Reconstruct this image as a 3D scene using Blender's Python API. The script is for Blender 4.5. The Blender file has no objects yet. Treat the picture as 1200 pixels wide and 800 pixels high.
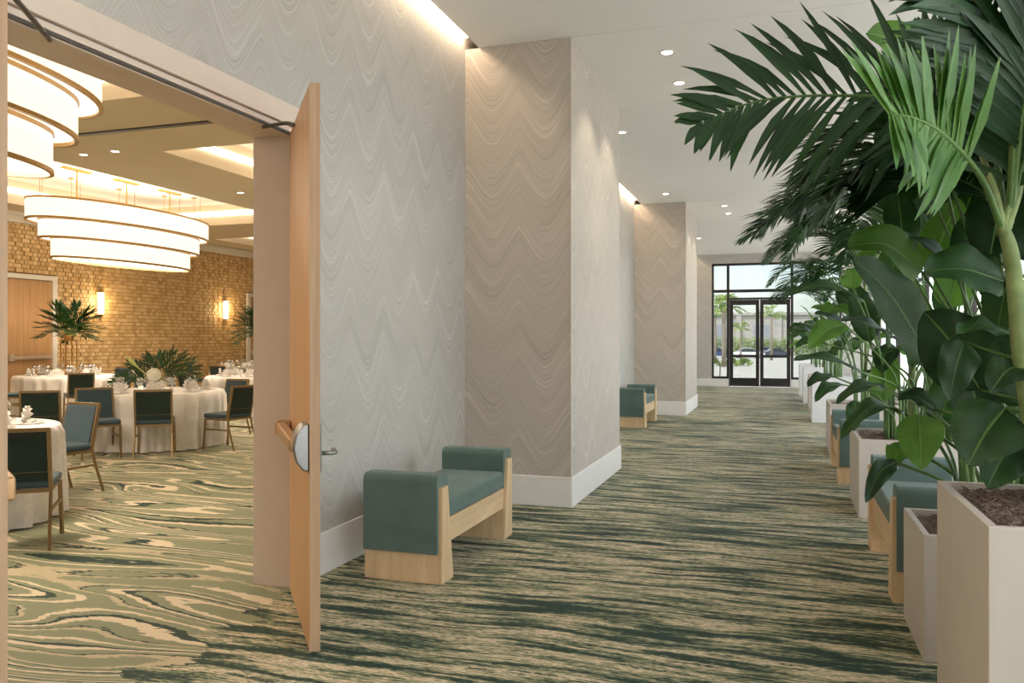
import bpy, bmesh, math, random
from mathutils import Vector, Matrix
random.seed(7)
R = math.radians
PI = math.pi
scene = bpy.context.scene
COL = scene.collection

# ------------------------------------------------------------------ camera, sky, sun, exposure
F_PX, HOR = 956.0, 397.0
YAW = math.atan2(915 - 600, F_PX)
SN, CS = math.sin(YAW), math.cos(YAW)
EYE = 1.5
cam_d = bpy.data.cameras.new('camera')
cam_d.sensor_width = 36.0
cam_d.lens = F_PX / 1200 * 36
cam_d.shift_y = -(400 - HOR) / 1200
cam_d.clip_end = 600
cam = bpy.data.objects.new('camera', cam_d)
cam.location = (0, 0, EYE)
cam.rotation_euler = (PI / 2, 0, YAW)
COL.objects.link(cam)
scene.camera = cam

world = bpy.data.worlds.new('World')
scene.world = world
world.use_nodes = True
wn = world.node_tree
wn.nodes.clear()
sky = wn.nodes.new('ShaderNodeTexSky')
sky.sky_type = 'NISHITA'
sky.sun_disc = False
sky.sun_elevation = R(52)
sky.sun_rotation = R(230)
sky.air_density = 1.0
sky.dust_density = 2.5
sky.ozone_density = 1.0
# thin bright cloud veil over the blue
tc = wn.nodes.new('ShaderNodeTexCoord')
cn = wn.nodes.new('ShaderNodeTexNoise')
cn.inputs['Scale'].default_value = 2.2
cn.inputs['Detail'].default_value = 5
cr = wn.nodes.new('ShaderNodeValToRGB')
cr.color_ramp.elements[0].position = .35
cr.color_ramp.elements[1].position = .65
mx = wn.nodes.new('ShaderNodeMixRGB')
mx.inputs['Color2'].default_value = (9.5, 9.4, 9.2, 1)
bg = wn.nodes.new('ShaderNodeBackground')
bg.inputs['Strength'].default_value = .50
wo = wn.nodes.new('ShaderNodeOutputWorld')
wn.links.new(tc.outputs['Generated'], cn.inputs['Vector'])
wn.links.new(cn.outputs['Fac'], cr.inputs['Fac'])
wn.links.new(cr.outputs['Color'], mx.inputs['Fac'])
wn.links.new(sky.outputs['Color'], mx.inputs['Color1'])
wn.links.new(mx.outputs['Color'], bg.inputs['Color'])
wn.links.new(bg.outputs['Background'], wo.inputs['Surface'])

sun_d = bpy.data.lights.new('sun', 'SUN')
sun_d.energy = 6.0
sun_d.angle = R(.6)
sun_d.color = (1, .95, .88)
sun = bpy.data.objects.new('sun', sun_d)
sun.rotation_euler = (R(36), 0, R(-38))
COL.objects.link(sun)

vs = scene.view_settings
vs.view_transform = 'Standard'
vs.look = 'None'
vs.exposure = 0.36
vs.gamma = 1.0
vs.use_curve_mapping = False

def portal(name, loc, rot, sx, sy):
    d = bpy.data.lights.new(name, 'AREA')
    d.shape = 'RECTANGLE'
    d.size, d.size_y = sx, sy
    d.cycles.is_portal = True
    o = bpy.data.objects.new(name, d)
    o.location = loc
    o.rotation_euler = rot
    COL.objects.link(o)
portal('window_daylight_portal', (2.62, 9, 2.15), (0, PI / 2, 0), 3.7, 36)
portal('entrance_daylight_portal', (-.3, 26.6, 2.0), (-PI / 2, 0, 0), 4, 4)

# ------------------------------------------------------------------ helpers
def cam_pt(d, l, z=0.0):
    """floor-plan point from depth and lateral offset as surveyed from the station point"""
    return Vector((-SN * d + CS * l, CS * d + SN * l, z))
def at(px, py, d):
    return cam_pt(d, (px - 600) / F_PX * d, EYE + (HOR - py) / F_PX * d)

class MB:
    def __init__(s):
        s.v, s.f, s.uv = [], [], {}
    def box(s, x0, x1, y0, y1, z0, z1):
        b = len(s.v)
        s.v += [(x0, y0, z0), (x1, y0, z0), (x1, y1, z0), (x0, y1, z0), (x0, y0, z1), (x1, y0, z1), (x1, y1, z1), (x0, y1, z1)]
        s.f += [(b + 3, b + 2, b + 1, b), (b + 4, b + 5, b + 6, b + 7), (b, b + 1, b + 5, b + 4), (b + 1, b + 2, b + 6, b + 5), (b + 2, b + 3, b + 7, b + 6), (b + 3, b, b + 4, b + 7)]
        return s
    def obox(s, c, size, m):
        b = len(s.v)
        c = Vector(c)
        h = [k / 2 for k in size]
        for sx, sy, sz in ((-1, -1, -1), (1, -1, -1), (1, 1, -1), (-1, 1, -1), (-1, -1, 1), (1, -1, 1), (1, 1, 1), (-1, 1, 1)):
            s.v.append(tuple(c + m @ Vector((sx * h[0], sy * h[1], sz * h[2]))))
        s.f += [(b + 3, b + 2, b + 1, b), (b + 4, b + 5, b + 6, b + 7), (b, b + 1, b + 5, b + 4), (b + 1, b + 2, b + 6, b + 5), (b + 2, b + 3, b + 7, b + 6), (b + 3, b, b + 4, b + 7)]
        return s
    def bar(s, a, c, w, h):
        a, c = Vector(a), Vector(c)
        d = (c - a)
        m = d.to_track_quat('Y', 'Z').to_matrix()
        return s.obox((a + c) / 2, (w, d.length, h), m)
    def tube(s, pts, rad, n=8, caps=True):
        pts = [Vector(p) for p in pts]
        if not isinstance(rad, (list, tuple)):
            rad = [rad] * len(pts)
        b = len(s.v)
        up = None
        for i, p in enumerate(pts):
            t = (pts[min(i + 1, len(pts) - 1)] - pts[max(i - 1, 0)])
            t = t.normalized() if t.length > 1e-9 else Vector((0, 0, 1))
            if up is None:
                up = t.orthogonal().normalized()
            else:
                up = (up - t * up.dot(t))
                up = up.normalized() if up.length > 1e-6 else t.orthogonal().normalized()
            sd = t.cross(up)
            for k in range(n):
                a = 2 * PI * k / n
                s.v.append(tuple(p + (up * math.cos(a) + sd * math.sin(a)) * rad[i]))
        for i in range(len(pts) - 1):
            for k in range(n):
                k2 = (k + 1) % n
                s.f.append((b + i * n + k, b + i * n + k2, b + (i + 1) * n + k2, b + (i + 1) * n + k))
        if caps:
            s.f.append(tuple(b + k for k in range(n - 1, -1, -1)))
            e = b + (len(pts) - 1) * n
            s.f.append(tuple(e + k for k in range(n)))
        return s
    def lathe(s, prof, n=16, c=(0, 0, 0), sx=1, sy=1):
        b = len(s.v)
        for r, z in prof:
            for k in range(n):
                a = 2 * PI * k / n
                s.v.append((c[0] + sx * r * math.cos(a), c[1] + sy * r * math.sin(a), c[2] + z))
        m = len(prof)
        for i in range(m - 1):
            for k in range(n):
                k2 = (k + 1) % n
                s.f.append((b + i * n + k, b + i * n + k2, b + (i + 1) * n + k2, b + (i + 1) * n + k))
        if prof[0][0] > 1e-6:
            s.f.append(tuple(b + k for k in range(n - 1, -1, -1)))
        if prof[-1][0] > 1e-6:
            s.f.append(tuple(b + (m - 1) * n + k for k in range(n)))
        return s
    def prism(s, poly, axis, a0, a1):
        """extrude a 2-D polygon along an axis (0 x, 1 y, 2 z)"""
        b = len(s.v)
        n = len(poly)
        for a in (a0, a1):
            for p, q in poly:
                s.v.append((a, p, q) if axis == 0 else (p, a, q) if axis == 1 else (p, q, a))
        s.f.append(tuple(b + k for k in range(n)))
        s.f.append(tuple(b + n + k for k in range(n - 1, -1, -1)))
        for k in range(n):
            k2 = (k + 1) % n
            s.f.append((b + k2, b + k, b + n + k, b + n + k2))
        return s
    def strip(s, rows, uvrows=None):
        """grid of points rows[i][j]"""
        b = len(s.v)
        n = len(rows[0])
        for r in rows:
            for p in r:
                s.v.append(tuple(p))
        for i in range(len(rows) - 1):
            for j in range(n - 1):
                fi = len(s.f)
                s.f.append((b + i * n + j, b + i * n + j + 1, b + (i + 1) * n + j + 1, b + (i + 1) * n + j))
                if uvrows:
                    s.uv[fi] = [uvrows[i][j], uvrows[i][j + 1], uvrows[i + 1][j + 1], uvrows[i + 1][j]]
        return s
    def mesh(s, name, smooth=False, fix=True):
        me = bpy.data.meshes.new(name)
        me.from_pydata(s.v, [], s.f)
        if s.uv:
            ul = me.uv_layers.new(name='uv')
            for p in me.polygons:
                u = s.uv.get(p.index)
                if u:
                    for k, li in enumerate(p.loop_indices):
                        ul.data[li].uv = u[k]
        if fix and not s.uv:
            bm = bmesh.new()
            bm.from_mesh(me)
            bmesh.ops.recalc_face_normals(bm, faces=bm.faces)
            bm.to_mesh(me)
            bm.free()
        if smooth:
            for p in me.polygons:
                p.use_smooth = True
        me.update()
        return me
    def build(s, name, mat, parent=None, smooth=False, bevel=0, seg=2, auto=None):
        me = s.mesh(name, smooth)
        return link(name, me, mat, parent, bevel, seg, auto)

def link(name, me, mat, parent=None, bevel=0, seg=2, auto=None):
    o = bpy.data.objects.new(name, me)
    COL.objects.link(o)
    if mat is not None and not me.materials:
        me.materials.append(mat)
    if parent is not None:
        o.parent = parent
    if bevel:
        m = o.modifiers.new('bevel', 'BEVEL')
        m.width = bevel
        m.segments = seg
        m.limit_method = 'ANGLE'
        m.angle_limit = R(40)
        for p in me.polygons:
            p.use_smooth = True
        w = o.modifiers.new('wn', 'WEIGHTED_NORMAL')
        w.keep_sharp = True
    elif auto:
        bm = bmesh.new()
        bm.from_mesh(me)
        for e in bm.edges:
            if len(e.link_faces) == 2 and e.calc_face_angle(0) > R(auto):
                e.smooth = False
        for f in bm.faces:
            f.smooth = True
        bm.to_mesh(me)
        bm.free()
    return o

def tag(o, label, cat, group=None, kind=None):
    if label:
        o['label'] = label
    if cat:
        o['category'] = cat
    if group:
        o['group'] = group
    if kind:
        o['kind'] = kind
    return o
def thing(name, label, cat, loc=(0, 0, 0), rz=0, group=None, kind=None):
    o = bpy.data.objects.new(name, None)
    o.empty_display_size = .1
    COL.objects.link(o)
    o.location = loc
    o.rotation_euler = (0, 0, rz)
    return tag(o, label, cat, group, kind)
def copy_tree(o, parent=None):
    c = o.copy()
    COL.objects.link(c)
    c.parent = parent
    for ch in list(o.children):
        copy_tree(ch, c)
    return c
def struct(name, mb, mat, label, cat, bevel=0, parent=None):
    o = mb.build(name, mat, parent, bevel=bevel)
    if parent is None:
        tag(o, label, cat, kind='structure')
    return o

def bez(pts, n):
    """smooth curve through control points (Catmull-Rom)"""
    pts = [Vector(p) for p in pts]
    if len(pts) == 2:
        return [pts[0].lerp(pts[1], i / n) for i in range(n + 1)]
    P = [pts[0] * 2 - pts[1]] + pts + [pts[-1] * 2 - pts[-2]]
    out = []
    segs = len(pts) - 1
    for i in range(n + 1):
        u = i / n * segs
        k = min(int(u), segs - 1)
        t = u - k
        a, b, c, d = P[k], P[k + 1], P[k + 2], P[k + 3]
        out.append(.5 * ((2 * b) + (c - a) * t + (2 * a - 5 * b + 4 * c - d) * t * t + (3 * b - a - 3 * c + d) * t ** 3))
    return out

# ------------------------------------------------------------------ materials
def srgb(r, g, b):
    f = lambda c: c / 12.92 if c <= .04045 else ((c + .055) / 1.055) ** 2.4
    return (f(r / 255), f(g / 255), f(b / 255), 1)

class NT:
    """tiny node-tree writer"""
    def __init__(s, name):
        s.m = bpy.data.materials.new(name)
        s.m.use_nodes = True
        s.t = s.m.node_tree
        s.p = s.t.nodes['Principled BSDF']
        s.o = s.t.nodes['Material Output']
    def n(s, typ, **kw):
        nd = s.t.nodes.new('ShaderNode' + typ)
        for k, v in kw.items():
            if k.startswith('i_'):
                s.set(nd.inputs[k[2:].replace('_', ' ')], v)
            else:
                setattr(nd, k, v)
        return nd
    def set(s, inp, v):
        if isinstance(v, bpy.types.NodeSocket):
            s.t.links.new(v, inp)
        else:
            inp.default_value = v
    def math(s, op, a, b=0.0, c=0.0):
        nd = s.t.nodes.new('ShaderNodeMath')
        nd.operation = op
        for k, v in enumerate((a, b, c)):
            s.set(nd.inputs[k], v)
        return nd.outputs[0]
    def pos(s):
        return s.n('NewGeometry').outputs['Position']
    def objc(s):
        return s.n('TexCoord').outputs['Object']
    def sep(s, v):
        nd = s.n('SeparateXYZ')
        s.set(nd.inputs[0], v)
        return nd.outputs
    def comb(s, x, y, z):
        nd = s.n('CombineXYZ')
        for k, v in enumerate((x, y, z)):
            s.set(nd.inputs[k], v)
        return nd.outputs[0]
    def scale(s, v, sc):
        nd = s.n('VectorMath', operation='MULTIPLY')
        s.set(nd.inputs[0], v)
        nd.inputs[1].default_value = sc
        return nd.outputs[0]
    def noise(s, v, scale=1, detail=3, rough=.5, dist=0):
        nd = s.n('TexNoise')
        s.set(nd.inputs['Vector'], v)
        nd.inputs['Scale'].default_value = scale
        nd.inputs['Detail'].default_value = detail
        nd.inputs['Roughness'].default_value = rough
        nd.inputs['Distortion'].default_value = dist
        return nd.outputs['Fac']
    def ramp(s, fac, stops, mode='LINEAR'):
        nd = s.n('ValToRGB')
        s.set(nd.inputs[0], fac)
        r = nd.color_ramp
        r.interpolation = mode
        while len(r.elements) < len(stops):
            r.elements.new(.5)
        for e, (p, c) in zip(r.elements, stops):
            e.position = p
            e.color = c
        return nd.outputs[0]
    def mix(s, fac, a, b, typ='MIX'):
        nd = s.n('MixRGB', blend_type=typ)
        s.set(nd.inputs[0], fac)
        s.set(nd.inputs[1], a)
        s.set(nd.inputs[2], b)
        return nd.outputs[0]
    def bump(s, h, strength=.3, dist=.01):
        nd = s.n('Bump')
        s.set(nd.inputs['Height'], h)
        nd.inputs['Strength'].default_value = strength
        nd.inputs['Distance'].default_value = dist
        s.t.links.new(nd.outputs[0], s.p.inputs['Normal'])
    def base(s, c, rough=.6, metal=0, spec=.5):
        s.set(s.p.inputs['Base Color'], c)
        s.set(s.p.inputs['Roughness'], rough)
        s.p.inputs['Metallic'].default_value = metal
        s.p.inputs['Specular IOR Level'].default_value = spec
        return s.m

def plain(name, c, rough=.6, metal=0, spec=.5, vary=.06, sc=9):
    t = NT(name)
    n = t.noise(t.objc(), sc, 3)
    lo = tuple(k * (1 - vary) for k in c[:3]) + (1,)
    hi = tuple(min(1, k * (1 + vary)) for k in c[:3]) + (1,)
    return t.base(t.ramp(n, [(.3, lo), (.7, hi)]), rough, metal, spec)
def emit(name, c, strength, warm=None):
    t = NT(name)
    t.base((.8, .75, .68, 1), .5)
    n = t.noise(t.objc(), 14, 1)
    col = t.ramp(n, [(.3, tuple(k * .96 for k in c[:3]) + (1,)), (.7, c)])
    t.t.links.new(col, t.p.inputs['Emission Color'])
    t.p.inputs['Emission Strength'].default_value = strength
    return t.m
def glass(name, tint=(1, 1, 1, 1), gl=.07):
    t = NT(name)
    a = t.n('BsdfTransparent')
    a.inputs[0].default_value = tint
    b = t.n('BsdfGlossy')
    b.inputs['Roughness'].default_value = .02
    m = t.n('MixShader')
    m.inputs[0].default_value = gl
    t.t.links.new(a.outputs[0], m.inputs[1])
    t.t.links.new(b.outputs[0], m.inputs[2])
    t.t.links.new(m.outputs[0], t.o.inputs['Surface'])
    return t.m
def wood(name, c0, c1, axis=2, rough=.45, sc=6, stretch=.06):
    t = NT(name)
    v = [sc, sc, sc]
    v[axis] = sc * stretch
    p = t.scale(t.objc(), tuple(v))
    n = t.noise(p, 2.2, 6, .62, 1.1)
    f = t.noise(p, 16, 3, .6)
    k = t.math('ADD', t.math('MULTIPLY', n, .75), t.math('MULTIPLY', f, .25))
    t.bump(f, .05, .002)
    return t.base(t.ramp(k, [(.34, c0), (.66, c1)]), rough)
def fabric(name, c, rough=.9, sc=420):
    t = NT(name)
    o = t.objc()
    a = t.noise(t.scale(o, (sc, sc * .5, sc)), 1, 1)
    b = t.noise(o, 5, 3)
    k = t.math('ADD', t.math('MULTIPLY', a, .6), t.math('MULTIPLY', b, .4))
    lo = tuple(v * .72 for v in c[:3]) + (1,)
    hi = tuple(min(1, v * 1.22) for v in c[:3]) + (1,)
    t.bump(a, .25, .002)
    t.p.inputs['Sheen Weight'].default_value = .15
    return t.base(t.ramp(k, [(.3, lo), (.7, hi)]), rough, spec=.2)

def wallpaper(name, c_dark, c_mid, c_light, phase_y, phase_x):
    t = NT(name)
    g = t.n('NewGeometry')
    P = t.sep(g.outputs['Position'])
    Nn = t.sep(g.outputs['True Normal'])
    side = t.math('GREATER_THAN', t.math('ABSOLUTE', Nn[0]), .5)      # faces of the long walls
    uy = t.math('SUBTRACT', P[1], phase_y)
    ux = t.math('SUBTRACT', P[0], phase_x)
    u = t.math('ADD', t.math('MULTIPLY', uy, side), t.math('MULTIPLY', ux, t.math('SUBTRACT', 1, side)))
    vc = t.comb(u, 0, t.math('MULTIPLY', P[2], 1))
    wob = t.math('MULTIPLY', t.math('SUBTRACT', t.noise(vc, 1.6, 2), .5), .07)
    uu = t.math('MULTIPLY', t.math('ADD', u, wob), PI / .5)
    cosw = t.math('COSINE', t.math('MULTIPLY', uu, 2))
    shp = t.math('SUBTRACT', 1, t.math('MULTIPLY', t.math('ABSOLUTE', t.math('SINE', uu)), 2))
    w = t.math('ADD', t.math('MULTIPLY', cosw, .072), t.math('MULTIPLY', shp, .072))
    amp = t.math('ADD', .8, t.math('MULTIPLY', t.noise(t.scale(vc, (1.1, 1, .7)), 1.3, 1), .45))
    s = t.math('SUBTRACT', P[2], t.math('MULTIPLY', w, amp))
    la = t.noise(t.comb(t.math('MULTIPLY', u, 1.2), 3.1, t.math('MULTIPLY', s, 52)), 1, 4, .65)
    lb = t.noise(t.comb(t.math('MULTIPLY', u, 1.6), 5.3, t.math('MULTIPLY', s, 120)), 1, 3, .6)
    lines = t.math('ADD', t.math('MULTIPLY', la, .62), t.math('MULTIPLY', lb, .38))
    broad = t.noise(t.comb(t.math('MULTIPLY', u, .8), 7.7, t.math('MULTIPLY', s, 9)), 1, 2)
    k = t.math('ADD', t.math('MULTIPLY', lines, .82), t.math('MULTIPLY', broad, .18))
    col = t.ramp(k, [(.36, c_dark), (.47, c_mid), (.54, c_mid), (.63, c_light)])
    t.bump(lines, .12, .004)
    return t.base(col, .62, spec=.35)

def carpet():
    t = NT('carpet_pattern')
    g = t.pos()
    X, Y, Z = t.sep(g)
    DG, GR, SG, TN, CR = srgb(16, 50, 38), srgb(64, 84, 60), srgb(134, 138, 108), srgb(188, 173, 142), srgb(220, 203, 174)
    fine = t.noise(t.scale(g, (22, 90, 1)), 1, 2, .6)
    fine2 = t.noise(t.scale(g, (5, 60, 1)), 1, 3, .7)
    fj = t.math('ADD', t.math('MULTIPLY', t.math('SUBTRACT', fine, .5), .34), t.math('MULTIPLY', t.math('SUBTRACT', fine2, .5), .34))
    # corridor: ragged streaks running across the width
    tilt = t.math('ADD', Y, t.math('MULTIPLY', t.math('SUBTRACT', t.noise(t.scale(g, (.5, .5, 1)), 1, 2), .5), .5))
    st = t.noise(t.comb(t.math('MULTIPLY', X, 1.25), t.math('MULTIPLY', tilt, 12.5), 0), 1, 4, .6)
    zone = t.math('MULTIPLY', t.math('SUBTRACT', t.noise(t.scale(g, (.35, 1.3, 1)), 1, 2), .5), .22)
    kc = t.math('ADD', t.math('ADD', st, fj), zone)
    c1 = t.ramp(kc, [(0, DG), (.43, GR), (.47, SG), (.535, TN), (.57, CR), (.615, SG), (.66, DG), (.72, TN)], 'CONSTANT')
    # ballroom: marbled flowing bands
    lo = t.n('TexNoise')
    t.set(lo.inputs['Vector'], t.scale(g, (.35, .75, 1)))
    lo.inputs['Scale'].default_value = 1.0
    lo.inputs['Detail'].default_value = 1.0
    wx, wy, wz = t.sep(lo.outputs['Color'])
    fx = t.math('ADD', t.math('MULTIPLY', X, .30), t.math('MULTIPLY', wx, 1.0))
    fy = t.math('ADD', t.math('MULTIPLY', Y, 2.0), t.math('MULTIPLY', wy, 2.0))
    fl = t.noise(t.comb(fx, fy, 2.0), 1.0, 1.2, .4)
    jag = t.math('MULTIPLY', t.math('SUBTRACT', t.noise(t.scale(g, (9, 45, 1)), 1, 3), .5), .16)
    band = t.math('FRACT', t.math('ADD', t.math('MULTIPLY', fl, 6.5), jag))
    big = t.noise(t.scale(g, (.9, 2.2, 1)), 1, 2)
    band2 = t.math('ADD', band, t.math('MULTIPLY', t.math('SUBTRACT', big, .5), .5))
    c2 = t.ramp(band2, [(0, SG), (.24, CR), (.34, SG), (.50, DG), (.585, CR), (.68, SG), (.84, DG), (.875, TN), (.97, SG)], 'CONSTANT')
    edge = t.math('ADD', X, t.math('MULTIPLY', t.math('SUBTRACT', t.noise(t.scale(g, (1, 6, 1)), 1, 4), .5), 1.2))
    inb = t.math('LESS_THAN', edge, -2.72)
    col = t.mix(inb, c1, c2)
    sp = t.noise(g, 160, 2)
    col = t.mix(.3, col, t.mix(sp, (.45, .45, .45, 1), (1, 1, 1, 1)), 'MULTIPLY')
    t.bump(t.noise(g, 240, 2), .5, .004)
    t.p.inputs['Sheen Weight'].default_value = .06
    t.p.inputs['Sheen Roughness'].default_value = .4
    return t.base(col, .72, spec=.3)

def leaf_mat(name, c0, c1, rib, transl=.25, rough=.38, veins=46):
    t = NT(name)
    uvn = t.n('UVMap')
    u, v, _ = t.sep(uvn.outputs[0])
    au = t.math('ABSOLUTE', u)
    ph = t.math('MULTIPLY', t.math('SUBTRACT', v, t.math('MULTIPLY', au, .16)), veins * 2 * PI)
    ve = t.math('SINE', ph)
    n = t.noise(t.objc(), 7, 3)
    oi = t.n('ObjectInfo').outputs['Random']
    k = t.math('ADD', t.math('MULTIPLY', n, .6), t.math('ADD', t.math('MULTIPLY', oi, .4), t.math('MULTIPLY', ve, .05)))
    col = t.ramp(k, [(.25, c0), (.75, c1)])
    col = t.mix(t.math('LESS_THAN', au, .02), col, rib)
    t.bump(ve, .25, .004)
    t.base(col, rough, spec=.36)
    tr = t.n('BsdfTranslucent')
    t.t.links.new(t.mix(1.0, col, (1.5, 1.8, .7, 1), 'MULTIPLY'), tr.inputs[0])
    m = t.n('MixShader')
    m.inputs[0].default_value = transl
    t.t.links.new(t.p.outputs[0], m.inputs[1])
    t.t.links.new(tr.outputs[0], m.inputs[2])
    t.t.links.new(m.outputs[0], t.o.inputs['Surface'])
    return t.m

M = {}
M['paper'] = wallpaper('wave_wallpaper', srgb(157, 153, 147), srgb(180, 176, 170), srgb(206, 204, 200), 4.92, -2.26)
M['paper_pier'] = wallpaper('wave_wallpaper_taupe', srgb(160, 151, 141), srgb(184, 175, 165), srgb(211, 203, 194), 4.92, -2.26)  # corridor wallpaper again, warmth of the cove light mixed into its colours
M['carpet'] = carpet()
M['white'] = plain('white_paint', srgb(226, 223, 219), .5, vary=.02)
M['ceil'] = plain('ceiling_paint', srgb(242, 240, 237), .8, vary=.01, sc=2)
M['frame'] = plain('door_frame_paint', srgb(216, 198, 184), .45, vary=.02)
M['ball_ceil'] = plain('ballroom_ceiling_paint', srgb(224, 208, 182), .8, vary=.02, sc=2)
M['ball_white'] = plain('ballroom_white_paint', srgb(236, 230, 220), .7, vary=.02, sc=2)
M['maple'] = wood('maple_wood', srgb(196, 163, 122), srgb(222, 194, 154), 2)
M['maple_x'] = wood('maple_wood_rail', srgb(196, 163, 122), srgb(222, 194, 154), 1)
M['oak'] = wood('oak_door', srgb(180, 136, 92), srgb(208, 166, 120), 2, .42, 9, .03)
M['oak_edge'] = wood('oak_door_edge', srgb(160, 128, 98), srgb(184, 152, 120), 2, .5, 9, .03)
M['teal'] = fabric('teal_upholstery', srgb(92, 111, 105))
M['teal_chair'] = fabric('slate_teal_seat_fabric', srgb(66, 82, 90))
M['teal_back'] = fabric('dark_green_chair_back', srgb(42, 56, 52))
M['bronze'] = plain('bronze_chair_tube', srgb(150, 126, 92), .35, .75, vary=.05)
M['steel'] = plain('brushed_steel', srgb(150, 150, 150), .38, 1, vary=.05)
M['push'] = plain('pale_satin_push_bar', srgb(206, 192, 172), .4, .2)
M['bar_bronze'] = plain('satin_tan_bar', srgb(190, 152, 112), .35, .5)
M['dark_metal'] = plain('dark_grey_metal', srgb(92, 86, 80), .4, .6)
M['black'] = plain('black_plastic', srgb(24, 24, 24), .5)
M['mullion'] = plain('dark_bronze_mullion', srgb(46, 42, 40), .45, .3)
M['glass'] = glass('window_glass', (.97, .985, .98, 1), .06)
M['tint_glass'] = glass('tinted_entrance_glass', (.60, .62, .62, 1), .06)  # grey tint added to dim the bright outdoors behind the entrance
M['crystal'] = glass('wine_glass_crystal', (.88, .89, .89, 1), .32)
M['planter'] = plain('greige_planter', srgb(196, 187, 178), .42, vary=.03)
M['planter_w'] = plain('white_planter', srgb(222, 222, 224), .4, vary=.02)
M['linen'] = fabric('white_linen', srgb(236, 228, 222), .85, 200)
M['china'] = plain('white_china', srgb(240, 238, 234), .2, vary=.01)
M['gold'] = plain('gold_stand', srgb(196, 148, 84), .3, .85)
M['gold_rim'] = plain('gold_trim', srgb(176, 140, 84), .4, .6)
M['shade'] = emit('lit_fabric_shade', (1, .91, .77, 1), .72)
M['diffuser'] = emit('lit_diffuser', (1, .92, .80, 1), 1.0)
M['led'] = emit('warm_led_strip', (1, .76, .52, 1), 26)
M['led_ball'] = emit('ballroom_led_strip', (1, .84, .64, 1), 4)
M['lens'] = emit('downlight_lens', (1, .92, .80, 1), 12)
M['sconce'] = emit('sconce_glass', (1, .80, .48, 1), 4)
M['petal'] = plain('white_petals', srgb(244, 240, 228), .6, vary=.03)
M['moss'] = plain('brown_moss', srgb(122, 104, 94), .95, vary=.35, sc=40)
M['bop'] = leaf_mat('paddle_leaf', srgb(26, 50, 24), srgb(52, 84, 40), srgb(84, 112, 58), .22)
M['bop_light'] = leaf_mat('young_paddle_leaf', srgb(62, 98, 42), srgb(96, 132, 62), srgb(126, 154, 88), .36)
M['palm'] = leaf_mat('palm_leaflet', srgb(24, 48, 28), srgb(48, 80, 44), srgb(70, 104, 56), .2, .42, 0)
M['palm_light'] = leaf_mat('bright_palm_leaflet', srgb(64, 102, 52), srgb(104, 140, 80), srgb(134, 162, 100), .25, .4, 0)
M['stem'] = plain('green_stem', srgb(86, 118, 60), .5, vary=.2)
M['trunk'] = plain('palm_trunk', srgb(122, 138, 84), .6, vary=.25, sc=14)
M['terrace'] = plain('pale_terrace_paving', srgb(214, 210, 202), .9, vary=.05, sc=.4)  # paving lightened to bounce more daylight onto the corridor ceiling
M['asphalt'] = plain('pale_paving', srgb(158, 155, 148), .9, vary=.06, sc=.4)
M['hedge'] = plain('hedge_leaves', srgb(116, 136, 66), .8, vary=.45, sc=9)
M['stucco'] = plain('far_building_stucco', srgb(164, 160, 154), .9, vary=.03, sc=.3)
M['shutter'] = plain('far_building_door', srgb(136, 140, 148), .7, vary=.03)
M['bark'] = plain('palm_bark', srgb(138, 126, 112), .9, vary=.25, sc=5)
M['tyre'] = plain('tyre_rubber', srgb(30, 30, 32), .8)
M['car_glass'] = plain('car_window', srgb(38, 46, 54), .1)

# ================================================================== THE SETTING
WX = -2.78          # corridor face of the ballroom wall
DY0, DY1, DH = 2.12, 4.25, 2.73
CZ = 4.18
EY = 26.7
RX = 2.7
BX = -15.2
BZ = 4.15

struct('floor', MB().box(BX, RX, -9, EY, -.12, 0), M['carpet'], 'green, sage and tan streaked carpet across corridor and ballroom', 'carpet')

w = MB().box(-3.06, WX, -9, DY0 - .03, 0, 4.75).box(-3.06, WX, DY1 + .03, EY, 0, 4.75).box(-3.06, WX, DY0 - .03, DY1 + .03, DH + .03, 4.75)
struct('wall_left', w, M['paper'], 'long corridor wall in grey wave wallpaper with the ballroom doorway', 'wall')
# piers
PIERS = [(7.05, 9.37), (16.25, 18.53)]
for k, (a, b) in enumerate(PIERS):
    o = struct('column', MB().box(WX, -1.775, a, b, 0, CZ), M['paper_pier'],
               ['square wall pier in taupe wave wallpaper next to the bench by the ballroom doors', 'wall pier in wave wallpaper close to the glass entrance doors'][k], 'column')
    # corner bead
    MB().box(-1.785, -1.769, a - .006, a + .01, .27, CZ).build('corner_bead', M['paper_pier'], o)

def base_run(name, segs, label):
    mb = MB()
    for s in segs:
        mb.box(*s, 0, .27)
    struct(name, mb, M['white'], label, 'baseboard', bevel=.006)
T = .018
base_run('baseboard_left', [(WX, WX + T, DY1 + .12, PIERS[0][0] - T)], 'tall white baseboard between the ballroom doorway and the wall pier')
base_run('baseboard_recess', [(WX, WX + T, PIERS[0][1] + T, PIERS[1][0] - T)], 'tall white baseboard in the recess between the two wall piers')
base_run('baseboard_far', [(WX, WX + T, PIERS[1][1] + T, EY)], 'tall white baseboard between far wall pier and glass entrance')
base_run('baseboard_near', [(WX, WX + T, -9, DY0 - .12)], 'tall white baseboard beside the swung back leaf of the ballroom doorway')
for k, (a, b) in enumerate(PIERS):
    mb = MB().box(WX, -1.775 + T, a - T, a, 0, .27).box(-1.775, -1.775 + T, a, b, 0, .27).box(WX, -1.775 + T, b, b + T, 0, .27)
    struct(['baseboard_pier', 'baseboard_pier_far'][k], mb, M['white'], ['tall white baseboard wrapping the pier beside the nearer bench', 'tall white baseboard wrapping the pier near the entrance doors'][k], 'baseboard', bevel=.006)

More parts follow.
